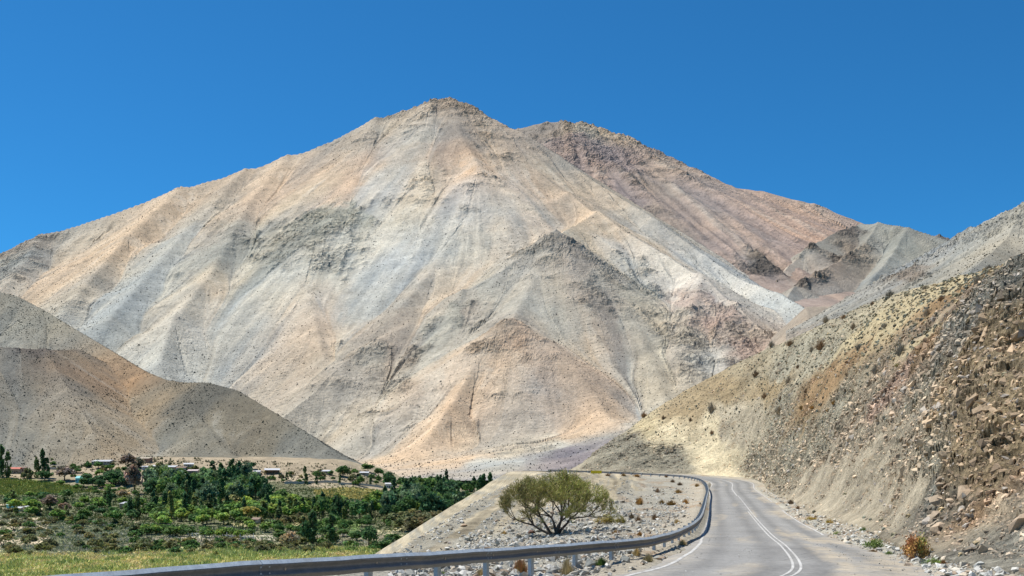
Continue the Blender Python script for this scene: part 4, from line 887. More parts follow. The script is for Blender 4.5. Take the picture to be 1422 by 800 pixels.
fill([(430, 726), (560, 726), (560, 733), (440, 735)], 16, [DK, ('dome', 'dark')], (2.5, 5), (3, 6), 'on the boundary of the green plot', 'bushes by the green plot', 30)

# --- vine rows and reeds: nobody could count these
def tufts(name, poly, n, h, w, cols, label, seed, rows=None, blades=3, zf=None):
    r = np.random.default_rng(seed); W_ = [PG(*q)[:2] for q in poly] if zf is None else poly; xs = [p[0] for p in W_]; ys = [p[1] for p in W_]
    x = r.uniform(min(xs), max(xs), n*4); y = r.uniform(min(ys), max(ys), n*4); m = inpoly(x, y, [tuple(p) for p in W_])
    if rows: q = (x*math.cos(rows[0])+y*math.sin(rows[0])) % rows[1]; m &= q < rows[1]*.45
    x = x[m][:n]; y = y[m][:n]; n = len(x); z = zv(x, y) if zf is None else zf(x, y)
    pt = fbm(x/9, y/12, 3, seed)+fbm(x/2.5, y/3, 2, seed+1)*.6
    V = []; c = []
    hh_ = h*np.exp(r.normal(0, .3, n))*(1+.5*pt); ww_ = w*np.exp(r.normal(0, .3, n))
    C = np.array(cols); ci = np.clip(((pt+.8)/1.6*len(C)+r.normal(0, .8, n)).astype(int), 0, len(C)-1)
    base = np.stack([x, y, z-.05], -1); allV = []
    for k in range(blades):
        a = r.uniform(0, 6.28, n); lx = r.normal(0, .35, n)*hh_; ly = r.normal(0, .35, n)*hh_; ox = r.normal(0, .6, n)*ww_; oy = r.normal(0, .6, n)*ww_
        s1 = base+np.stack([ox-np.cos(a)*ww_*.5, oy-np.sin(a)*ww_*.5, 0*z], -1); s2 = base+np.stack([ox+np.cos(a)*ww_*.5, oy+np.sin(a)*ww_*.5, 0*z], -1)
        tp = base+np.stack([ox+lx, oy+ly, hh_*r.uniform(.6, 1, n)], -1); allV.append(np.stack([s1, s2, tp], 1))
    V = np.concatenate(allV).reshape(-1, 3); Fq = np.arange(len(V)).reshape(-1, 3)
    cc = C[ci]*np.exp(r.normal(0, .18, n))[:, None]; cc = np.tile(cc, (blades, 1)); cc = np.repeat(cc, 3, 0)
    return link(name, mesh_np(name, V, Fq, M_twig, cc), kind='stuff', label=label, category='plants')
tufts('reed_bed', [(-60, 771), (150, 768), (430, 761), (560, 762), (620, 772), (600, 830), (-80, 860)], 26000, .95, .55, [(.62, .52, .28), (.60, .56, .27), (.46, .50, .19), (.34, .42, .15), (.22, .30, .11)], 'pale green and straw coloured reeds filling the valley bottom', 61)
tufts('vineyard_rows', [(-60, 664), (40, 667), (90, 673), (150, 684), (60, 686), (-60, 688)], 9000, 1.5, .8, [(.20, .26, .06), (.27, .31, .07), (.32, .31, .08), (.17, .22, .06)], 'yellow-green vineyard sloping across the left of the valley', 62, rows=(1.2, 2.6))
tufts('field_crop', [(435, 680), (480, 677), (540, 682), (500, 694), (440, 690)], 3500, .6, .5, [(.45, .38, .12), (.30, .30, .12), (.5, .42, .16)], 'yellowing crop on the terraces right of the village', 63)
tufts('terrace_crop', [(420, 692), (470, 692), (464, 705), (420, 703)], 1800, 1.0, .6, [(.10, .14, .05), (.14, .17, .06)], 'green rows planted on the slope below the yellow field', 64, rows=(.9, 4.0))
tufts('green_plot', [(430, 724), (500, 723), (500, 742), (440, 744)], 2500, .3, .4, [(.24, .34, .10), (.3, .36, .14)], 'small bright green plot in the middle of the valley', 65)
tufts('dry_undergrowth', [(-40, 700), (60, 705), (200, 728), (440, 735), (600, 735), (540, 772), (-40, 775)], 16000, .55, .6, [(.52, .46, .28), (.32, .34, .15), (.22, .26, .11), (.58, .50, .34)], 'low dry grass and undergrowth between the valley bushes', 66)
tufts('grove_undergrowth', [(-40, 690), (240, 668), (362, 668), (620, 690), (600, 735), (200, 742), (-40, 706)], 14000, .9, .9, [(.11, .16, .05), (.16, .20, .07), (.24, .24, .09)], 'dark green undergrowth beneath the valley groves', 67)

tufts('village_scrub', [(-40, 628), (240, 636), (500, 655), (520, 676), (300, 672), (100, 662), (-40, 664)], 5200, 1.3, 1.6, [(.20, .18, .10), (.12, .13, .07), (.28, .24, .15), (.10, .12, .05)], 'dusty scrub between the village houses', 68)
# --- houses of the village
M_glass = plain('window_dark', (.03, .035, .04), .15, var=.1, spec=.6)
_mats = {}
def wallm(c, rough=.85, metal=0.0):
    k = (c, rough, metal)
    if k not in _mats: _mats[k] = plain('paint', c, rough, metal, var=.16, scale=2.0)
    return _mats[k]
def boxv(x0, x1, y0, y1, z0, z1):
    v = [(x0, y0, z0), (x1, y0, z0), (x1, y1, z0), (x0, y1, z0), (x0, y0, z1), (x1, y0, z1), (x1, y1, z1), (x0, y1, z1)]
    f = [(0, 3, 2, 1), (4, 5, 6, 7), (0, 1, 5, 4), (1, 2, 6, 5), (2, 3, 7, 6), (3, 0, 4, 7)]
    return v, f
def boxes(name, lst, mat, parent=None, **kw):
    V = []; Fq = []
    for b_ in lst:
        v, f = boxv(*b_); o_ = len(V); V += v; Fq += [tuple(i+o_ for i in q) for q in f]
    return link(name, mesh_np(name, V, Fq, mat), parent, **kw)
WH = (.52, .50, .45); CRM = (.44, .37, .27); ADOBE = (.42, .31, .21); BRK = (.36, .20, .13); ZINC = (.55, .55, .54); TEAL = (.18, .50, .50); REDR = (.52, .13, .08); BROWNR = (.25, .17, .12); GREYW = (.42, .40, .37)
def house(px, py, wpx, hpx, wall, roofc, label, name='house', depth=None, yaw=None, pitch=.14, open_front=False, gable=False, group=None):
    g = PG(px, py); w = wpx*g[1]/F; h = max(2.1, hpx*g[1]/F); dpt = depth or max(3.0, min(w*.6, 7))
    yaw = random.uniform(-.25, .25) if yaw is None else yaw
    o = empty(name, (g[0], g[1], g[2]-.1), label, 'shed' if name == 'shed' else 'house', group, yaw)
    zr = h*.82; wm = wallm(wall); rm = wallm(roofc, .45 if roofc == ZINC else .7)
    a, b_ = w/2, dpt/2
    if open_front:
        boxes('back_wall', [(-a+.1, a-.1, b_-.25, b_-.1, -.6, zr)], wm, o)
        for xx in np.linspace(-a+.15, a-.3, max(2, int(w/3))): boxes('post', [(xx, xx+.15, -b_+.1, -b_+.25, -.6, zr)], wm, o)
    else:
        # wall shell with a real door opening and window openings on the front
        ops = [(-.45, .45, 0, 2.0, 'door')]
        nw = max(1, int(w/3.2)); 
        for k in range(nw):
            for sgn in (-1, 1):
                xc = sgn*(1.6+k*2.6)
                if abs(xc)+.5 < a-.3: ops.append((xc-.5, xc+.5, .95, min(1.85, zr-.35), 'window'))
        ops.sort(); fr = []; x = -a
        for (x0, x1, z0, z1, kd) in ops:
            fr.append((x, x0, -b_, -b_+.2, -.8, zr)); fr.append((x0, x1, -b_, -b_+.2, z1, zr))
            if z0 > 0: fr.append((x0, x1, -b_, -b_+.2, -.8, z0))
            else: fr.append((x0, x1, -b_, -b_+.2, -.8, 0))
            x = x1
        fr.append((x, a, -b_, -b_+.2, -.8, zr))
        fr += [(-a, a, b_-.2, b_, -.8, zr), (-a, -a+.2, -b_+.2, b_-.2, -.8, zr), (a-.2, a, -b_+.2, b_-.2, -.8, zr)]
        boxes('wall', fr, wm, o)
        for (x0, x1, z0, z1, kd) in ops:
            if kd == 'door': boxes('door', [(x0, x1, -b_+.12, -b_+.17, 0, z1)], wallm((.13, .09, .06)), o)
            else: boxes('window', [(x0, x1, -b_+.13, -b_+.16, z0, z1)], M_glass, o)
    e = .35
    if gable:
        V = [(-a-e, -b_-e, zr-.05), (a+e, -b_-e, zr-.05), (a+e, 0, zr+w*.14+.3), (-a-e, 0, zr+w*.14+.3), (a+e, b_+e, zr-.05), (-a-e, b_+e, zr-.05)]
        V2 = [(x, y, z+.12) for x, y, z in V]
        Fq = [(6, 7, 8, 9), (9, 8, 10, 11), (1, 0, 3, 2), (2, 3, 5, 4), (0, 1, 7, 6), (4, 5, 11, 10), (0, 6, 9, 3), (3, 9, 11, 5), (1, 2, 8, 7), (2, 4, 10, 8)]
        link('roof', mesh_np('roof', V+V2, Fq, rm), o)
    else:
        dz = (dpt+2*e)*pitch+.35
        V = [(-a-e, -b_-e, zr), (a+e, -b_-e, zr), (a+e, b_+e, zr+dz), (-a-e, b_+e, zr+dz)]; V += [(x, y, z+.10) for x, y, z in V]
        # corrugation: low ribs running up the sheet
        Fq = [(0, 3, 2, 1), (4, 5, 6, 7), (0, 1, 5, 4), (1, 2, 6, 5), (2, 3, 7, 6), (3, 0, 4, 7)]
        nb = int(w/.8)
        for k in range(nb):
            xx = -a-e+.1+k*(w+2*e-.3)/max(nb-1, 1); o_ = len(V)
            V += [(xx, -b_-e, zr+.10), (xx+.12, -b_-e, zr+.10), (xx+.12, b_+e, zr+dz+.10), (xx, b_+e, zr+dz+.10), (xx+.03, -b_-e, zr+.15), (xx+.09, -b_-e, zr+.15), (xx+.09, b_+e, zr+dz+.15), (xx+.03, b_+e, zr+dz+.15)]
            Fq += [(o_+4, o_+5, o_+6, o_+7), (o_, o_+4, o_+7, o_+3), (o_+5, o_+1, o_+2, o_+6), (o_, o_+1, o_+5, o_+4)]
        link('roof', mesh_np('roof', V, Fq, rm), o)
        if not open_front:
            V = [(-a, -b_+.2, zr), (-a, b_, zr), (-a, b_, zr+dz-.12), (-a+.2, -b_+.2, zr), (-a+.2, b_, zr), (-a+.2, b_, zr+dz-.12)]
            V += [(x+2*a-.2, y, z) for x, y, z in V]
            link('gable', mesh_np('gable', V, [(0, 1, 2), (3, 5, 4), (0, 2, 5), (0, 5, 3), (6, 7, 8), (9, 11, 10), (6, 8, 11), (6, 11, 9)], wm), o)
    return o
house(9, 629, 9, 5, WH, ZINC, 'small white-roofed house half hidden behind the leftmost poplars')
house(28, 630, 11, 5, WH, ZINC, 'open white-roofed shelter on the terrace, left one of a pair', 'shed', open_front=True)
house(40, 630, 10, 5, GREYW, ZINC, 'open white-roofed shelter on the terrace, right one of a pair', 'shed', open_front=True)
house(22, 657, 13, 7, ADOBE, REDR, 'small house with a bright red roof beside the poplars', gable=True)
house(33, 655, 9, 6, CRM, BROWNR, 'low cream house just right of the red-roofed one')
house(108, 643, 15, 4, ADOBE, ZINC, 'long low house with a pale roof above the purplish tree')
house(142, 645, 26, 5, CRM, ZINC, 'very long white-roofed building behind the dense grove at the hill foot')
house(130, 633, 18, 4, GREYW, BROWNR, 'low dark-roofed house under trees on the upper terrace')
house(116, 670, 18, 7, TEAL, TEAL, 'turquoise shed at the upper corner of the vineyard', 'shed', gable=True)
house(170, 671, 7, 4, WH, ZINC, 'tiny white shed left of the big pinkish tree', 'shed')
house(16, 706, 11, 6, TEAL, (.35, .5, .45), 'greenish shed at the left edge among the scrub', 'shed')
house(26, 710, 9, 5, WH, ZINC, 'white-roofed hut just right of the greenish shed', 'shed')
house(41, 708, 11, 4, GREYW, ZINC, 'low pale shed right of the white-roofed hut', 'shed')
house(179, 706, 21, 8, ADOBE, ZINC, 'long shed with a bright white roof in the middle of the orchard', 'shed', yaw=-.35)
house(199, 642, 22, 6, BRK, CRM, 'orange-brown brick house with a flat pale roof at the hill foot')
house(203, 652, 11, 4, WH, ZINC, 'white-roofed house just under the orange-brown brick one')
house(217, 651, 13, 4, WH, ZINC, 'white house right of the one under the brick house')
house(236, 653, 18, 5, ADOBE, ZINC, 'long brown house with a white roof in the middle of the village')
house(252, 654, 13, 5, WH, BROWNR, 'white house with a brown roof right of the long brown one')
house(262, 648, 13, 4, CRM, ZINC, 'cream house set higher behind the middle of the village')
house(268, 658, 14, 5, CRM, (.55, .45, .42), 'pinkish-roofed house at the right end of the middle village row')
house(300, 690, 5, 4, WH, ZINC, 'tiny white hut peeping out of the dense grove', 'shed')
house(342, 660, 13, 9, WH, BRK, 'white house with a brown roof front beside the small dark tree', gable=True)
house(357, 660, 9, 6, WH, ZINC, 'small white house right of the brown-fronted one')
house(378, 658, 20, 6, BRK, ZINC, 'long reddish shelter with a white roof at the hill foot', open_front=True)
house(452, 659, 13, 5, CRM, ZINC, 'pale house standing alone near the tip of the hill')
house(506, 660, 12, 4, CRM, ZINC, 'low pale house on the bare ground beyond the hill tip')
house(541, 678, 12, 7, WH, ZINC, 'white shed at the right end of the bare ground', 'shed')
house(572, 688, 24, 6, WH, ZINC, 'long pale-roofed building between the far row and the right-hand grove')
house(568, 678, 14, 6, CRM, ADOBE, 'tan house under the far row of trees')
house(614, 684, 12, 5, CRM, ADOBE, 'tan adobe house right of the far conifers')
house(634, 683, 9, 5, WH, BRK, 'small house with a reddish roof at the right of the far row', gable=True)
house(355, 727, 11, 7, CRM, BROWNR, 'small cream hut under the yellowish tree')
# white rail fence in the valley
A_, B_ = PG(261, 745), PG(352, 749)
fe = empty('rail_fence', tuple((A_+B_)/2), 'white rail fence running along the dirt track in front of the hedge', 'fence')
mid = (A_+B_)/2; M_wp = wallm((.70, .70, .66)); npst = 16
for k in range(npst):
    p = A_+(B_-A_)*k/(npst-1)-mid; p[2] = float(zv(np.array([p[0]+mid[0]]), np.array([p[1]+mid[1]]))[0])-mid[2]
    boxes('post', [(p[0]-.11, p[0]+.11, p[1]-.11, p[1]+.11, p[2]-.3, p[2]+(1.7 if k % 3 else 2.6))], M_wp, fe)
    if k:
        for hz in (.6, 1.3):
            V, Fq = tube_mesh([[(*pp[:2], pp[2]+hz, .06), (*p[:2], p[2]+hz, .06)]], 4); link('rail', mesh_np('rail', V, Fq, M_wp), fe)
    pp = p
# terrace walls
for (q0, q1, hh_, lb) in [((395, 672), (470, 671), 1.8, 'upper dry stone terrace wall above the yellow field'), ((470, 673), (532, 678), 1.5, 'lower tan terrace wall behind the yellow field'), ((62, 652), (112, 654), 1.8, 'pale earth terrace wall left of the village')]:
    A_, B_ = PG(*q0), PG(*q1); mid = (A_+B_)/2; n = 24; V = []
    for k in range(n+1):
        p = A_+(B_-A_)*k/n-mid; zz = float(zv(np.array([p[0]+mid[0]]), np.array([p[1]+mid[1]]))[0])-mid[2]; hj = hh_*random.uniform(.8, 1.15)
        for (yy, z_) in ((-.3, zz-.5), (-.2, zz+hj), (.3, zz+hj), (.4, zz-.5)): V.append((p[0], p[1]+yy, z_))
    Fq = [(4*k+i, 4*k+4+i, 4*k+5+i, 4*k+1+i) for k in range(n) for i in range(3)]
    link('terrace_wall', mesh_np('terrace_wall', V, Fq, wallm((.50, .43, .34))), None, label=lb, category='wall').location = mid

# ------------------------------------------------------------------ guardrail
def galv(name, c, rough):
    m, t, b = newmat(name); tc = N(t, 'ShaderNodeNewGeometry')
    n = N(t, 'ShaderNodeTexNoise', Scale=6.0, Detail=6.0, Roughness=.7); v = N(t, 'ShaderNodeTexVoronoi', Scale=45.0); n2 = N(t, 'ShaderNodeTexNoise', Scale=1.3, Detail=3.0)
    for q in (n, v, n2): t.links.new(tc.outputs['Position'], q.inputs['Vector'])
    c = mul(t, tuple(c), ramp(t, n.outputs[0], [(.3, .8), (.7, 1.15)])); c = mul(t, c, ramp(t, v.outputs['Color'], [(0, .88), (1, 1.1)]))
    c = mul(t, c, (.42, .36, .28), ramp(t, n2.outputs[0], [(.55, 0), (.75, .35)]), 'MIX')
    t.links.new(c, b.inputs['Base Color']); b.inputs['Metallic'].default_value = .12; b.inputs['Specular IOR Level'].default_value = .35
    t.links.new(ramp(t, n.outputs[0], [(.3, rough-.1), (.7, rough+.12)]), b.inputs['Roughness']); return m
M_galv = galv('galvanised_steel', (.54, .60, .63), .48); M_rail_shade = galv('shaded_rail_face', (.21, .21, .205), .55); M_post = galv('galvanised_post', (.40, .46, .50), .5); M_bolt = plain('bolt_steel', (.45, .40, .33), .5, .6, spec=.5)  # the dark rail-face tone paints in the beam's shade below its top slope
prof = [(.000, .310), (.018, .312), (.030, .300), (.078, .252), (.083, .240), (.078, .228), (.030, .182), (.020, .165), (.020, .147), (.030, .130), (.078, .084), (.083, .072), (.078, .060), (.030, .012), (.018, .000), (.000, .002)]
Lr = np.concatenate([[0], np.cumsum(np.linalg.norm(np.diff(RL, axis=0), axis=1))])
def rail_at(s_):
    p = np.array([np.interp(s_, Lr, RL[:, k]) for k in range(3)]); q = np.array([np.interp(s_+.3, Lr, RL[:, k]) for k in range(3)]); q0 = np.array([np.interp(s_-.3, Lr, RL[:, k]) for k in range(3)])
    d = q-q0; d /= np.linalg.norm(d[:2]); return p, d, np.array([d[1], -d[0], 0])
gr_root = empty('guardrail', tuple(RL[0]), 'galvanised steel W-beam guardrail curving along the left verge of the road', 'guardrail')
O0 = RL[0].copy(); total = Lr[-1]
prof3 = np.array(prof)
def beam(s0, s1, off):
    ns = max(2, int((s1-s0)/.5)+1); Vv = []
    for s_ in np.linspace(s0, s1, ns):
        p, d, nrm = rail_at(s_)
        wob = .006*math.sin(s_*1.7)+.004*math.sin(s_*4.1)
        for (a_, z_) in prof: Vv.append(p+nrm*(a_+off+wob)+np.array([0, 0, z_-.312+wob])-O0)
        for (a_, z_) in reversed(prof): Vv.append(p+nrm*(a_+off+wob-.006)+np.array([0, 0, z_-.312+wob])-O0)
    m_ = 2*len(prof); Fq = [(i*m_+k, i*m_+(k+1) % m_, (i+1)*m_+(k+1) % m_, (i+1)*m_+k) for i in range(ns-1) for k in range(m_)]
    n_ = len(prof)
    for e_ in (0, (ns-1)*m_):
        for k in range(n_-1): Fq.append((e_+k, e_+k+1, e_+m_-2-k, e_+m_-1-k))
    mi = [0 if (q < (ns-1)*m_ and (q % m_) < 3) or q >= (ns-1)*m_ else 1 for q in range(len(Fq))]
    return link('rail_beam', mesh_np('rail_beam', Vv, Fq, [M_galv, M_rail_shade], matidx=mi), gr_root)
k = 0; s_ = 0.0
while s_ < total-1:
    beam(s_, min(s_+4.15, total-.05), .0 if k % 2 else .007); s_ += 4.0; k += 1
def cyl(r_, h_, n=8):
    V = [(r_*math.cos(6.2832*i/n), 0, r_*math.sin(6.2832*i/n)) for i in range(n)]+[(r_*math.cos(6.2832*i/n), h_, r_*math.sin(6.2832*i/n)) for i in range(n)]
    V += [(0, h_*1.25, 0)]
    # tapered to a domed head
    Fq = [(i, (i+1) % n, n+(i+1) % n, n+i) for i in range(n)]; Ft = [(n+i, n+(i+1) % n, 2*n, 2*n) for i in range(n)]
    return V, Fq+Ft
def cyl_me(name, r_, h_, mat):
    V, Fq = cyl(r_, h_); me = bpy.data.meshes.new(name); me.from_pydata([Vector(v) for v in V], [], [tuple(dict.fromkeys(f)) for f in Fq]); me.materials.append(mat); me.update(); return me
# C-section post, spacer block
def csec(w_, d_, t_, z0, z1):
    return [(-w_/2, w_/2, 0, t_, z0, z1), (-w_/2, -w_/2+t_, t_, d_, z0, z1), (w_/2-t_, w_/2, t_, d_, z0, z1), (-w_/2+t_, -w_/2+.035, d_-t_, d_, z0, z1), (w_/2-.035, w_/2-t_, d_-t_, d_, z0, z1)]
def mesh_boxes(name, lst, mat):
    V = []; Fq = []
    for b_ in lst:
        v, f = boxv(*b_); o_ = len(V); V += v; Fq += [tuple(i+o_ for i in q) for q in f]
    return mesh_np(name, V, Fq, mat)
me_post = mesh_boxes('post', csec(.15, .09, .006, -1.25, -.02), M_post); me_block = mesh_boxes('spacer_block', csec(.11, .11, .005, -.30, -.03), M_post)
me_bolt = cyl_me('bolt', .024, .016, M_bolt); me_splice = cyl_me('splice_bolt', .015, .012, M_galv)
s_ = 1.0
while s_ < total:
    p, d, nrm = rail_at(s_); ang = math.atan2(nrm[1], nrm[0])+math.pi/2     # local -y... +y points away from the road
    rz_ = math.atan2(-nrm[0], nrm[1])+math.pi      # local +y = -nrm
    def pl(nm, me, off, dz):
        o = link(nm, me, gr_root); q = p-O0+nrm*off+np.array([0, 0, dz]); o.location = q; o.rotation_euler = (0, 0, rz_); return o
    pl('post', me_post, -.105, 0); pl('spacer_block', me_block, .012, 0)
    ob = pl('bolt', me_bolt, .020, -.156); ob.rotation_euler = (0, 0, rz_+math.pi)
    if s_ < 40:
        for zz in (.065, -.075):
            pass
    s_ += 2.6
s_ = 4.0
while s_ < 46:
    p, d, nrm = rail_at(s_+.08); rz_ = math.atan2(-nrm[0], nrm[1])
    for (dx_, dz_) in ((-.1, -.10), (.1, -.10), (-.1, -.205), (.1, -.205)):
        o = link('splice_bolt', me_splice, gr_root); o.location = p-O0+nrm*.060+d*dx_+np.array([0, 0, dz_]); o.rotation_euler = (0, 0, rz_)
    s_ += 4.0

# ------------------------------------------------------------------ stones
import bmesh
def hull(seed, n=13, flat_=.7):
    r = np.random.default_rng(seed); bm = bmesh.new()
    p = r.normal(size=(n, 3)); p /= np.linalg.norm(p, axis=1)[:, None]; p *= r.uniform(.75, 1.1, n)[:, None]; p = p*np.array([r.uniform(.8, 1.2), r.uniform(.6, 1), flat_*r.uniform(.7, 1.1)])*.5
    for q in p: bm.verts.new(q)
    res = bmesh.ops.convex_hull(bm, input=bm.verts); bmesh.ops.delete(bm, geom=[g for g in res['geom_interior'] if isinstance(g, bmesh.types.BMVert)], context='VERTS')
    bmesh.ops.triangulate(bm, faces=bm.faces); bm.verts.index_update()
    V = np.array([v.co[:] for v in bm.verts]); T = np.array([[v.index for v in f.verts] for f in bm.faces]); bm.free(); return V, T
m, t, b = newmat('stone'); att = N(t, 'ShaderNodeAttribute', attribute_name='Col'); oi = N(t, 'ShaderNodeObjectInfo'); tc = N(t, 'ShaderNodeNewGeometry')
n = N(t, 'ShaderNodeTexNoise', Scale=14.0, Detail=6.0, Roughness=.7); t.links.new(tc.outputs['Position'], n.inputs['Vector'])
c = mul(t, att.outputs['Color'], ramp(t, n.outputs[0], [(.3, .75), (.7, 1.2)])); c = mul(t, c, ramp(t, oi.outputs['Random'], [(0, (.72, .74, .74)), (.4, (1, .98, .93)), (.75, (1.2, 1.18, 1.12)), (1, (1.1, .9, .74))]))
t.links.new(c, b.inputs['Base Color']); b.inputs['Roughness'].default_value = .9
bp = N(t, 'ShaderNodeBump', Distance=.03, Strength=.8); t.links.new(n.outputs[0], bp.inputs['Height']); t.links.new(bp.outputs[0], b.inputs['Normal']); M_stone = m
HULLS = [hull(100+i) for i in range(12)]
STC = np.array([lin(c)*.8 for c in [(205, 203, 196), (190, 190, 184), (214, 206, 190), (176, 176, 168), (198, 184, 164), (225, 222, 214), (170, 150, 128), (150, 150, 146)]])
me_stones = [mesh_np('stone', V, T, M_stone, np.repeat(STC[i % 6][None], len(V), 0)) for i, (V, T) in enumerate(HULLS)]
def stones_stuff(name, x, y, z, size, seed, label, pal=None, mat=None):
    r = np.random.default_rng(seed); n = len(x); Vs = []; Ts = []; Cs = []; off = 0
    which = r.integers(0, len(HULLS), n); ang = r.uniform(0, 6.28, n); tl = r.normal(0, .35, n); cc = (STC[r.choice(8, n, p=[.2, .17, .15, .12, .12, .13, .06, .05])] if pal is None else pal)*np.exp(r.normal(0, .14, n))[:, None]
    for w_ in range(len(HULLS)):
        m_ = which == w_; V, T = HULLS[w_]; k = m_.sum()
        if not k: continue
        ca_, sa = np.cos(ang[m_])[:, None], np.sin(ang[m_])[:, None]; s_ = size[m_][:, None]
        vx = V[None, :, 0]*s_; vy = V[None, :, 1]*s_; vz = (V[None, :, 2]+tl[m_][:, None]*V[None, :, 0])*s_
        X = x[m_][:, None]+vx*ca_-vy*sa; Y = y[m_][:, None]+vx*sa+vy*ca_; Z = z[m_][:, None]+vz+.12*s_
        Vs.append(np.stack([X, Y, Z], -1).reshape(-1, 3)); Ts.append((np.arange(k)[:, None, None]*len(V)+T[None]).reshape(-1, 3)+off); Cs.append(np.repeat(cc[m_], len(V), 0)); off += k*len(V)
    return link(name, mesh_np(name, np.concatenate(Vs), np.concatenate(Ts), M_stone, np.concatenate(Cs)), kind='stuff', label=label, category='stones')
def sdist(x, y, L):
    d, i = near_line(np.asarray(x), np.asarray(y), L); return d
r = np.random.default_rng(5)
def sample(n, D0, D1, pxa, pxb, cond, p=1.0):
    D = D0*(D1/D0)**(r.random(n)**p); px = r.uniform(pxa, pxb, n); x = (px-CX)/F*D
    m_ = cond(x, D); return x[m_], D[m_]
def c_left(x, y):
    de_ = sdist(x, y, ED); dr_ = sdist(x, y, RC_[::2]); wS = np.interp(y, [40, 50, 75, 100, 150, 200], [1, 2.2, 6, 11, 14, 16]); a_ = fbm(x/3, y/5, 3, 44)
    return (dr_ < -3.5-.5*a_) & (de_ > wS*.85+a_*1.5) 
x, y = sample(46000, 12, 150, 540, 1010, c_left, .9)
dr_ = sdist(x, y, RC_[::2]); dens = np.clip(np.where(dr_ > -4.6, .25, 1)*(1-.65*sstep(75, 120, y))*(.6+.9*fbm(x/2.5, y/4, 3, 45)), 0, 1); k_ = r.random(len(x)) < dens; x, y = x[k_], y[k_]; dr_ = dr_[k_]
sz = np.clip(.042*np.exp(r.exponential(.55, len(x)))*np.where(dr_ > -5, .6, 1)*(1+y/110), .025, .38)
def c_sand(x, y):
    de_ = sdist(x, y, ED); wS = np.interp(y, [40, 50, 75, 100, 150, 200], [1, 2.2, 6, 11, 14, 16]); return (de_ > -6) & (de_ < wS) & (fbm(de_/.9+.6*fbm(x/4, y/9, 2, 992), y/60, 4, 996)+.25*fbm(x/2, y/3, 3, 997)+r.normal(0, .12, len(x)) > .08)
xs_, ys_ = sample(14000, 30, 170, 540, 900, c_sand)
stones_stuff('bank_stones', xs_, ys_, ground_near(xs_, ys_), np.clip(.035*np.exp(r.exponential(.5, len(xs_)))*(1+ys_/90), .03, .3), 6, 'small stones in streaks on the sandy bank')
stones_stuff('verge_stones', x, y, ground_near(x, y), sz, 1, 'loose pale broken stones covering the verge behind the guardrail')
def c_right(x, y):
    dr_ = sdist(x, y, RC_[::2]); df_ = sdist(x, y, FT); return (dr_ > np.where(y < 90, 2.75+.5*fbm(x/1.5, y/4, 3, 47), 3.45)) & (df_ < 1.8)
x, y = sample(24000, 18, 150, 1040, 1560, c_right, .8)
dr_ = sdist(x, y, RC_[::2]); sz = np.clip(.035*np.exp(r.exponential(.55, len(x)))*(1+y/90), .02, .30); k_ = r.random(len(x)) < np.where(dr_ < 4.0, 1, .8)
x, y, sz = x[k_], y[k_], sz[k_]; df_ = sdist(x, y, FT)
stones_stuff('kerbside_gravel', x, y, ground_near(x, y)+np.maximum(df_, 0)*.12, sz, 2, 'grey and pale gravel along the foot of the road cut')
def c_rd(x, y):
    dr_ = sdist(x, y, RC_[::2]); return ((np.abs(dr_) < 3.4) & (np.abs(dr_) > 1.2)) & (fbm(x/2, y/4, 3, 46)+np.where(dr_ > 0, .3, -.1) > .12)
x, y = sample(7000, 16, 90, 850, 1422, c_rd)
zr_ = np.interp(y, RC_[:, 1][:250], RC_[:, 2][:250])
stones_stuff('road_grit', x, y, zr_, np.clip(.016*np.exp(r.exponential(.5, len(x))), .01, .06), 3, 'fine grit and pebbles strewn on the road surface')
# stones large enough to pick out singly
def stone(px, py, wpx, label, group=None, hi=150, dark=False):
    g = PN(px, py, 12, hi); s_ = wpx*g[1]/F
    o = link('stone', random.choice(me_stones), None, label=label, category='stone'); 
    if group: o['group'] = group
    o.location = (g[0], g[1], g[2]+.12*s_); o.rotation_euler = (random.uniform(-.3, .3), random.uniform(-.3, .3), random.uniform(0, 6.28)); o.scale = (s_, s_, s_*random.uniform(.8, 1.15)); return o
for (px, py, w_, lb) in [(820, 786, 22, 'large pale boulder under the guardrail beside the green tuft'), (843, 789, 17, 'grey boulder right of the large pale one under the guardrail'), (868, 781, 21, 'broad grey boulder below the end of the near rail'),
    (861, 770, 12, 'small dark boulder half under the rail beam'), (884, 764, 15, 'grey stone in the gap between rail and gravel'), (893, 782, 13, 'tan block on the gravel right of the broad boulder'),
    (905, 790, 10, 'small tan stone near the worn white edge line'), (921, 779, 9, 'pale stone closest to the white edge line'), (852, 760, 12, 'pale stone right behind the rail beam'),
    (1262, 788, 18, 'pale grey boulder beside the tall brown bush'), (1281, 783, 13, 'light boulder right of the pale grey one by the bush'), (1290, 797, 17, 'blue-grey slab in front of the brown bush'), (1312, 789, 10, 'grey stone at the foot of the talus'), (1362, 796, 14, 'pale flat stone low in the right corner'), (1395, 798, 13, 'dark flat stone in the right corner'), (1404, 762, 11, 'dark angular stone on the grey talus'), (1412, 766, 8, 'small dark stone beside the angular one on the talus'),
    (940, 706, 7, 'white stone left of the guardrail bend'), (908, 682, 7, 'pale stone near the far guardrail'), (865, 698, 10, 'white boulder right of the thorn tree'), (858, 712, 9, 'pale stone beside the thorn tree crown'), (797, 700, 12, 'pale boulder seen through the thorn tree')]:
    stone(px, py, w_, lb)
for k in range(150):
    px = r.uniform(600, 950); py = r.uniform(722, 792); g = PN(px, py, 12, 100)
    if sdist(np.array([g[0]]), np.array([g[1]]), RC_[::2])[0] > -4.7: continue
    stone(px, py, r.uniform(6, 10.5), 'pale angular stone among the rubble behind the guardrail', 'rubble stones behind the guardrail', 100)
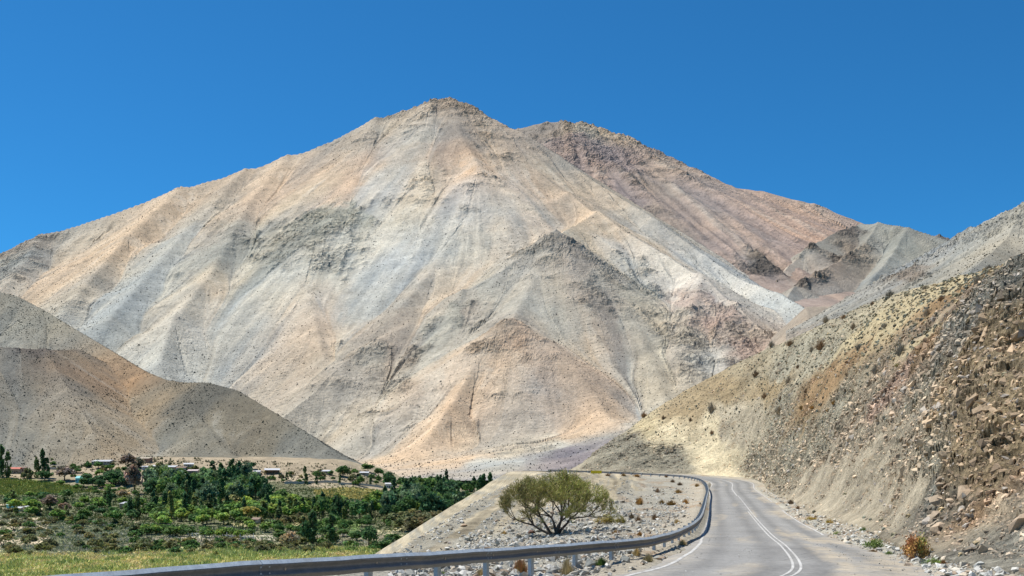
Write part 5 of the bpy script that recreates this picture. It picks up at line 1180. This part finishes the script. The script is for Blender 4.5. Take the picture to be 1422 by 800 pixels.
for k in range(46):
    s_i = int(r.uniform(60, 200)); p = RC_[s_i]; nrm = RN[s_i]; off = r.uniform(3.0, 3.8)
    s2 = r.uniform(.12, .3); o = link('stone', random.choice(me_stones), None, label='whitish stone in the line along the right edge of the road', category='stone', group='stones lining the right road edge')
    o.location = (p[0]+nrm[0]*off, p[1]+nrm[1]*off, ground_near(p[0]+nrm[0]*off, p[1]+nrm[1]*off)[0]+.05); o.scale = (s2, s2, s2*.8); o.rotation_euler = (0, 0, r.uniform(0, 6))

# ------------------------------------------------------------------ bushes and tufts near the road
def tuft_mesh(name, seed, n, cols, spread=.5, lean=.5, blade=.028, up=1.0, dome=False):
    r = np.random.default_rng(seed); a = r.uniform(0, 6.28, n); q = r.uniform(0, 1, n)**.6
    bx = np.cos(a)*q*spread*.35; by = np.sin(a)*q*spread*.35; tx = np.cos(a+r.normal(0, .3, n))*q*spread*r.uniform(.7, 1.1, n); ty = np.sin(a+r.normal(0, .3, n))*q*spread*r.uniform(.7, 1.1, n)
    tz = up*(np.sqrt(np.clip(1-(q*.9)**2, .05, 1)))*r.uniform(.55, 1.05, n)
    s0 = np.stack([bx, by, 0*bx-.05], -1); tp = np.stack([tx, ty, tz], -1); md = s0*.5+tp*.5+r.normal(0, .04, (n, 3)); w_ = np.stack([np.cos(a+1.57), np.sin(a+1.57), 0*a], -1)*blade
    V = np.stack([s0-w_*.5, s0+w_*.5, md+w_*.5, tp, md-w_*.5], 1).reshape(-1, 3); b5 = np.arange(n)[:, None]*5
    Fq = np.concatenate([b5+[[0, 1, 2, 4]], b5+[[4, 2, 3, 3]]])
    C = np.array(cols)[r.integers(0, len(cols), n)]*np.exp(r.normal(0, .2, n))[:, None]
    T = np.concatenate([b5+[[0, 1, 2]], b5+[[0, 2, 4]], b5+[[4, 2, 3]]])
    return mesh_np(name, V, T, M_twig, np.repeat(C, 5, 0))
def leafy_mesh(name, seed, n, cols, leaf=.06, nc=24):
    r = np.random.default_rng(seed); c = r.normal(size=(nc, 3)); c /= np.linalg.norm(c, axis=1)[:, None]; c *= (r.uniform(.35, .9, nc)**.7)[:, None]*np.array([.5, .5, .5]); c[:, 2] = np.abs(c[:, 2])+.15
    k = r.integers(0, nc, n); C = c[k]+r.normal(0, .085, (n, 3)); C[:, 2] = np.maximum(C[:, 2], .01); V, Fq = quads_leaf(C, leaf, r, asp=.5)
    cc = np.array(cols)[r.integers(0, len(cols), nc)][k]*np.exp(r.normal(0, .25, n))[:, None]
    # stems too
    P_ = [[(0, 0, -.1, .012), (*(q*.5), .008), (*q, .003)] for q in c]; V2, F2 = tube_mesh(P_, 3)
    return mesh_np(name, np.concatenate([V, V2]), np.concatenate([Fq, F2+len(V)]), M_twig, np.concatenate([np.repeat(cc, 4, 0), np.tile(np.array([[.12, .09, .06]]), (len(V2), 1))]))
ORG = [(.34, .20, .06), (.42, .28, .10), (.28, .17, .07)]; YEL = [(.48, .36, .08), (.40, .28, .06), (.30, .26, .07)]; STR = [(.55, .44, .24), (.48, .38, .18), (.40, .30, .14)]; GRN = [(.12, .20, .04), (.20, .27, .06), (.08, .13, .03)]; BRN = [(.22, .15, .09), (.28, .19, .11), (.15, .11, .07)]; GRY = [(.26, .23, .18), (.18, .16, .12), (.32, .28, .21)]; RUS = [(.36, .17, .07), (.30, .16, .08), (.22, .18, .07)]
TM = {k: [(tuft_mesh if k not in ('leaf', 'dryl', 'yell', 'gold') else leafy_mesh)('bush', 40+i*7+len(k), nn, cc) for i in range(3)] for k, nn, cc in
      [('org', 260, ORG), ('yel', 320, YEL), ('str', 300, STR), ('grn', 280, GRN), ('brn', 190, BRN), ('gry', 170, GRY), ('rus', 500, RUS), ('leaf', 1100, GRN), ('yell', 1200, [(.36, .29, .06), (.28, .24, .06), (.42, .30, .08)]), ('dryl', 900, GRY+BRN), ('gold', 2600, [(.36, .22, .09), (.42, .28, .10), (.28, .20, .07), (.24, .26, .08), (.34, .17, .08)])]}
def bush(kind, px, py, wpx, hpx, label, g=None, group=None, name='bush'):
    g = PN(px, py) if g is None else g; s_ = g[1]/F
    o = link(name, random.choice(TM[kind]), None, label=label, category='bush' if name == 'bush' else 'grass')
    if group: o['group'] = group
    wx = {'leaf': 1.15, 'yell': 1.15, 'dryl': 1.15, 'gold': 1.15}.get(kind, .95); o.location = (g[0], g[1], g[2]-.03); o.scale = (wpx*s_/wx, wpx*s_/wx, hpx*s_/.85); o.rotation_euler = (0, 0, random.uniform(0, 6.28)); return o
for a in [('yell', 840, 727, 34, 17, 'yellow-orange low bush under the right side of the thorn tree'), ('yell', 862, 727, 18, 15, 'smaller golden bush right of the yellow-orange one'),
  ('brn', 886, 725, 14, 11, 'brown round bush between the golden bush and the guardrail'), ('brn', 877, 720, 14, 9, 'small brown bush left of the round brown one'), ('brn', 909, 722, 14, 10, 'brown bush nearest the bend of the guardrail'),
  ('org', 888, 701, 16, 12, 'ochre tuft on the stony ground above the brown bushes'), ('org', 932, 702, 22, 8, 'long ochre patch of low shrub beside the guardrail'), ('org', 952, 700, 14, 8, 'rusty low shrub at the guardrail, right of the ochre patch'), ('org', 919, 700, 12, 7, 'small ochre shrub left of the long patch'),
  ('brn', 913, 684, 11, 7, 'small brown shrub halfway up the bench'), ('org', 942, 685, 16, 6, 'low orange shrub near the upper rail'), ('brn', 944, 674, 12, 5, 'brown shrub under the upper rail'), ('brn', 934, 670, 10, 5, 'brown tuft close under the upper rail'), ('org', 968, 676, 10, 5, 'orange tuft inside the rail bend'), ('brn', 925, 663, 8, 4, 'tiny brown tuft at the far rail'),
  ('org', 884, 662, 16, 4, 'low orange shrub below the far rail, right of the yellow marker'), ('brn', 844, 661, 12, 4, 'low brown shrub beside the yellow marker'), ('org', 866, 661, 10, 4, 'orange shrub below the far rail between two brown ones'), ('brn', 976, 706, 5, 5, 'tiny round brown tuft between rail and white line'),
  ('org', 855, 742, 16, 8, 'ochre tuft among the white stones below the golden bush'), ('org', 888, 744, 12, 7, 'small ochre tuft among the white stones left of the rail'), ('str', 940, 727, 12, 7, 'straw tuft leaning on the guardrail'),
  ('grn', 835, 785, 26, 13, 'bright green grass tuft under the guardrail between boulders'), ('str', 884, 772, 16, 14, 'dry tuft at the foot of a rail post'), ('str', 948, 757, 16, 9, 'yellow-green tuft on the gravel right of the guardrail shadow'), ('org', 955, 741, 14, 8, 'rusty tuft on the gravel between rail and line'), ('str', 900, 781, 22, 14, 'straw coloured tuft on the gravel beside the boulders'), ('brn', 946, 768, 7, 5, 'little dark tuft on the gravel near the line'),
  ('rus', 722, 800, 30, 26, 'rusty dry grass clump under the rail between two posts'), ('str', 787, 800, 26, 28, 'tall straw grass clump under the rail right of a post'), ('grn', 611, 800, 20, 10, 'green weed under the left part of the rail'), ('str', 668, 802, 26, 14, 'pale dry grass below the middle of the rail'), ('str', 700, 742, 12, 6, 'thin yellow-green tuft left of the dark rock'),
  ('gold', 1271, 777, 46, 44, 'tall rusty brown bush at the foot of the cliff'), ('leaf', 1213, 762, 36, 20, 'bright green sprawling shrub left of the tall rusty bush'), ('rus', 1212, 768, 20, 6, 'low reddish shrub under the bright green one'), ('leaf', 1234, 770, 13, 8, 'small green shrub left of the tall rusty bush'), ('leaf', 1295, 783, 36, 12, 'low green shrub in front of the tall rusty bush'),
  ('leaf', 1163, 742, 14, 6, 'low green shrub beyond the sprawling one along the road'), ('yell', 1127, 722, 20, 6, 'low olive shrub on the right verge farther up'), ('yell', 1152, 727, 12, 9, 'olive shrub at the foot of the cut near the dark hole'), ('leaf', 1198, 738, 12, 9, 'pale green sprig above the sprawling shrub'), ('rus', 1310, 783, 10, 8, 'little orange weed at the base of the cliff'),
  ('brn', 1098, 700, 14, 7, 'brown shrub at the foot of the cut on the right bend'), ('brn', 1108, 707, 9, 6, 'second brown shrub at the foot of the cut, a bit nearer'), ('org', 1055, 663, 16, 6, 'rusty low shrub at the far road bend'), ('brn', 1040, 662, 10, 5, 'brown low shrub at the far road bend left of the rusty one')]:
    bush(*a)
# dark weathered stump left of the thorn tree
st_ = stone(738, 741, 15, 'dark reddish brown rock lying left of the thorn tree trunk'); st_.data = st_.data.copy(); st_.data.materials[0] = plain('dark_red_rock', (.13, .07, .05), .9, var=.4, scale=5, bump=.05)
# bushes on the hillside (surface points looked up on the hillside grid)
hpx = CX+HX/HYy*F; hpy = HY-HZ/HYy*F
def PE(px, py):
    q = (hpx-px)**2+(hpy-py)**2+HYy*.002; q[:, :3] += 1e5; i = np.unravel_index(np.argmin(q), q.shape); return np.array([HX[i], HYy[i], HZ[i]])
for (kd, px, py, w_, h_, lb) in [('gry', 988, 573, 16, 15, 'grey dry bush standing on the slope above the cream cut'), ('brn', 1140, 485, 22, 15, 'dark brown dry bush midway up the slope'), ('gry', 1127, 489, 12, 9, 'smaller grey bush left of the dark brown one'),
  ('gry', 1250, 493, 22, 18, 'large blue-grey dry bush on the upper slope'), ('gry', 1217, 518, 20, 14, 'grey dry bush down-left of the large blue-grey one'), ('gry', 1147, 448, 16, 10, 'twiggy bush on the skyline, leftmost of the high row'), ('brn', 1172, 443, 12, 7, 'small bush on the skyline next to the twiggy one'), ('gry', 1236, 412, 22, 9, 'spreading twiggy bush on the skyline'), ('brn', 1211, 424, 9, 6, 'small dark bush on the skyline left of the spreading one'), ('gry', 1285, 402, 14, 6, 'low bush on the skyline right of the spreading one'),
  ('gry', 1358, 395, 18, 14, 'grey dry bush just below the crest at the right'), ('gry', 1371, 370, 16, 7, 'twigs along the crest above the grey bush'), ('gry', 1288, 440, 16, 14, 'thin leafless bush on the yellow slope'), ('brn', 1308, 418, 16, 8, 'brown bush on the upper edge of the dark outcrop'), ('gry', 1185, 457, 14, 10, 'grey bush on the yellow slope'), ('brn', 1097, 480, 18, 8, 'brown bush just under the skyline'), ('gry', 1070, 478, 14, 9, 'twiggy brown bush on the skyline at the left'), 
  ('brn', 1050, 523, 14, 11, 'brown bush above the grey-green slope'), ('gry', 1095, 533, 14, 10, 'grey bush in the middle of the slope'), ('brn', 1062, 553, 14, 8, 'dark low bush lower on the slope'), ('brn', 1084, 555, 8, 6, 'tiny dark bush beside the low one'), ('gry', 1082, 575, 20, 12, 'pale grey bush in the lower middle slope'), ('brn', 1120, 545, 12, 6, 'small brown bush near rusty spots'), ('yell', 1246, 510, 8, 7, 'small yellow-green bush under the large blue-grey one'),
  ('org', 1113, 569, 12, 6, 'orange low shrub on the slope'), ('org', 1128, 568, 10, 5, 'orange low shrub right of its twin on the slope'), ('org', 1158, 561, 12, 6, 'ochre low shrub near the pink rock band'), ('org', 1150, 571, 9, 5, 'small ochre shrub below the other on the pink band'), ('brn', 959, 585, 7, 6, 'small dark bush above the cream cut'), ('brn', 921, 582, 9, 6, 'brown bush at the top left of the cream cut'), ('brn', 988, 603, 10, 6, 'brown shrub inside the right part of the cream cut'), ('brn', 893, 577, 14, 8, 'dry bush on the left skyline of the cut hill'), ('gry', 1192, 486, 14, 10, 'faint grey bush among stones on the upper slope'), ('brn', 1108, 511, 10, 6, 'little brown bush above the middle slope'), ('gry', 1229, 455, 12, 8, 'small grey twigs on the yellow slope')]:
    bush(kd, px, py, w_, h_, lb, g=PE(px, py))
# low dry tufts all over the natural part of the hillside
me_ = (1-rE)*(vv[None, :] > .3)*(vv[None, :] < 1.02)*(us[:, None] > 2.5)*(us[:, None] < 13.5)
specks('hillside_tufts', HX, HYy, HZ, 6500, .20, [(.30, .25, .15), (.22, .19, .13), (.36, .26, .14), (.26, .25, .18)], mask=np.clip(me_+.05, 0, 1), seed=12, label='low dry tufts and stones scattered over the hillside slope', cv=.35)
# loose blocks on and under the cut
cell = np.abs((hpx[1:, :-1]-hpx[:-1, :-1])*(hpy[:-1, 1:]-hpy[:-1, :-1]))
okc = (us[:-1, None] > 1.9)*(us[:-1, None] < 13)*(vv[None, :-1] < 1.0)*(vv[None, :-1] > .02)
wq = (cell**.5*(np.maximum(HYy[:-1, :-1], 1)/60)**.5*(.40+.60*np.clip(rE[:-1, :-1], 0, 1))*okc).ravel(); wq /= wq.sum()
q_ = r.choice(len(wq), 38000, p=wq); i_, j_ = np.divmod(q_, HX.shape[1]-1)
sz = np.clip(.085*np.exp(r.normal(0, .70, len(i_)))*(np.maximum(HYy[i_, j_], 1)/45)**.6*(.45+.95*rE[i_, j_]), .04, .75)
pal_ = colE[i_, j_]; pal_ = (.6*pal_+.4*pal_.mean(1, keepdims=True)*np.array([1.06, 1, .88]))*r.uniform(.75, 1.6, (len(i_), 1)); gy_ = r.random(len(i_))[:, None] < .12; pal_ = np.where(gy_, STC[1]*.8, pal_)
stones_stuff('cliff_blocks', HX[i_, j_]-out[i_, 0, 0]*sz*.10, HYy[i_, j_]-out[i_, 0, 1]*sz*.10, HZ[i_, j_]-.14*sz, sz, 4, 'broken rock blocks standing out of the road cut', pal=pal_)

# ------------------------------------------------------------------ the thorn tree
tb = PN(771, 742, 30, 120); hT = 82*tb[1]/F; sc_ = tb[1]/F
tr = empty('thorn_tree', tuple(tb), 'lone spreading thorn tree with sparse green twigs on the stony bench behind the guardrail', 'tree')
rt = random.Random(21); limbs = []; twigs = []; tips = []
def grow(p, d, L, rad, lev):
    pts = [(*p, rad)]; n = 4
    for i in range(n):
        d = (d+Vector((rt.gauss(0, .16), rt.gauss(0, .16), rt.gauss(0, .12))) + Vector((0, 0, .03 if lev < 2 else .10))).normalized(); p = p+d*L/n; pts.append((*p, rad*(1-.45*(i+1)/n)))
        if lev >= 3: tips.append((Vector(p), d.copy()))
        if lev >= 2 and i > 0 and lev < 5 and rt.random() < .7:
            d2 = (d+Vector((rt.gauss(0, .8), rt.gauss(0, .8), rt.gauss(.25, .5)))).normalized(); grow(p.copy(), d2, L*.6, rad*.45, lev+1 if lev+1 > 3 else 4)
    (limbs if lev < 3 else twigs).append(pts)
    if lev < 5:
        for k in range(3 if lev < 3 else 2):
            d2 = (d+Vector((rt.gauss(0, .55), rt.gauss(0, .55), rt.gauss(.02, .35)))).normalized()
            top = p.z/hT; d2.z *= (1.0 if top < .6 else .45); d2.normalize()
            grow(p.copy(), d2, L*rt.uniform(.62, .8), rad*.55, lev+1)
for (dx, dy, dz, L) in [(-.62, -.1, .75, 1.05), (-.15, .35, 1.0, .95), (.22, -.2, 1.0, 1.0), (.85, .1, .62, 1.15), (-.95, .3, .50, 1.1), (.55, .45, .8, .95)]:
    k = hT/2.9; grow(Vector((rt.uniform(-.1, .1), rt.uniform(-.1, .1), -.1)), Vector((dx, dy, dz)).normalized(), L*k, .085*k, 0)
# keep the crown inside its flat-domed outline (this tree is wider than tall)
allp = np.array([q[:3] for pth in limbs+twigs for q in pth]); sxx = 74*sc_/np.percentile(np.abs(allp[:, 0]), 98); szz = hT/np.percentile(allp[:, 2], 99)
def rs_(pth): return [(q[0]*sxx, q[1]*sxx, q[2]*szz, q[3]) for q in pth]
V, Fq = tube_mesh([rs_(p) for p in limbs], 6); M_tb = plain('thorn_bark', (.10, .08, .065), .9, var=.45, scale=9, bump=.02)
link('trunk', mesh_np('trunk', V, Fq, M_tb, smooth=True), tr)
V, Fq = tube_mesh([[(a, b_, c_, max(d_, .007)) for a, b_, c_, d_ in rs_(p)] for p in twigs], 3); link('branches', mesh_np('branches', V, Fq, plain('thorn_twig', (.26, .22, .11), .9, var=.3, scale=9)), tr, kind='stuff')
rn2 = np.random.default_rng(3); T_ = np.array([[t_[0].x*sxx, t_[0].y*sxx, t_[0].z*szz] for t_ in tips]); Td = np.array([[*t_[1]] for t_ in tips])
T_len = len(T_); sel = rn2.integers(0, len(T_), min(18000, len(T_)*5)); C = T_[sel]; dd_ = Td[sel]+rn2.normal(0, .55, (len(sel), 3)); dd_[:, 2] += .35; dd_ /= np.linalg.norm(dd_, axis=1)[:, None]
ln = rn2.uniform(.07, .24, len(sel))[:, None]; sd2 = np.cross(dd_, rn2.normal(size=dd_.shape)); sd2 /= np.linalg.norm(sd2, axis=1)[:, None]; sd2 *= .014
C = C+rn2.normal(0, .03, C.shape); V = np.stack([C-sd2, C+sd2, C+dd_*ln], 1).reshape(-1, 3)
nf = 8000; fa = rn2.uniform(0, 6.283, nf); fq = np.sqrt(rn2.random(nf)); cx_ = np.cos(fa)*fq*74*sc_; cy_ = np.sin(fa)*fq*70*sc_
zt = hT*(.60+.38*np.sqrt(np.clip(1-fq**2*.95, 0, 1))); zb = hT*(.50+.10*(1-fq)); cz_ = zb+(zt-zb)*rn2.random(nf)**.8
kf = (fbm(cx_/.55, cy_/.55+cz_/.5, 3, 88) > -.05); Cf = np.stack([cx_, cy_, cz_], -1)[kf]
df_ = np.stack([Cf[:, 0]*.25, Cf[:, 1]*.25, 0*Cf[:, 0]+.8], -1)+rn2.normal(0, .5, Cf.shape); df_ /= np.linalg.norm(df_, axis=1)[:, None]
C = np.concatenate([C, Cf]); dd_ = np.concatenate([dd_, df_]); ln = np.concatenate([ln, rn2.uniform(.10, .30, (len(Cf), 1))]); sf_ = np.cross(df_, rn2.normal(size=df_.shape)); sd2 = np.concatenate([sd2, sf_/np.linalg.norm(sf_, axis=1)[:, None]*.012])
V = np.stack([C-sd2, C+sd2, C+dd_*ln], 1).reshape(-1, 3); sel = np.zeros(len(C))
lc = np.array([(.38, .40, .08), (.48, .45, .11), (.55, .46, .16), (.28, .32, .07), (.46, .35, .14)])[rn2.integers(0, 5, len(sel))]*np.exp(rn2.normal(0, .2, len(sel)))[:, None]
# the left side of the crown is drier
dry = np.clip(-C[:, 0]/2.5+.1, 0, 1)[:, None]*.6; lc = lc*(1-dry)+np.array([.30, .23, .11])*dry
link('foliage', mesh_np('foliage', V, np.arange(len(V)).reshape(-1, 3), M_twig, np.repeat(lc, 3, 0)), tr, kind='stuff')

# small yellow marker below the far rail
g = PN(828, 659, 120, 235)
mk = boxes('marker_board', [(-.85, .85, -.03, .03, .15, .62), (-.5, -.42, .03, .1, -.2, .6), (.42, .5, .03, .1, -.2, .6)], wallm((.75, .60, .04)), None, label='small yellow board standing under the far guardrail', category='marker'); mk.location = g
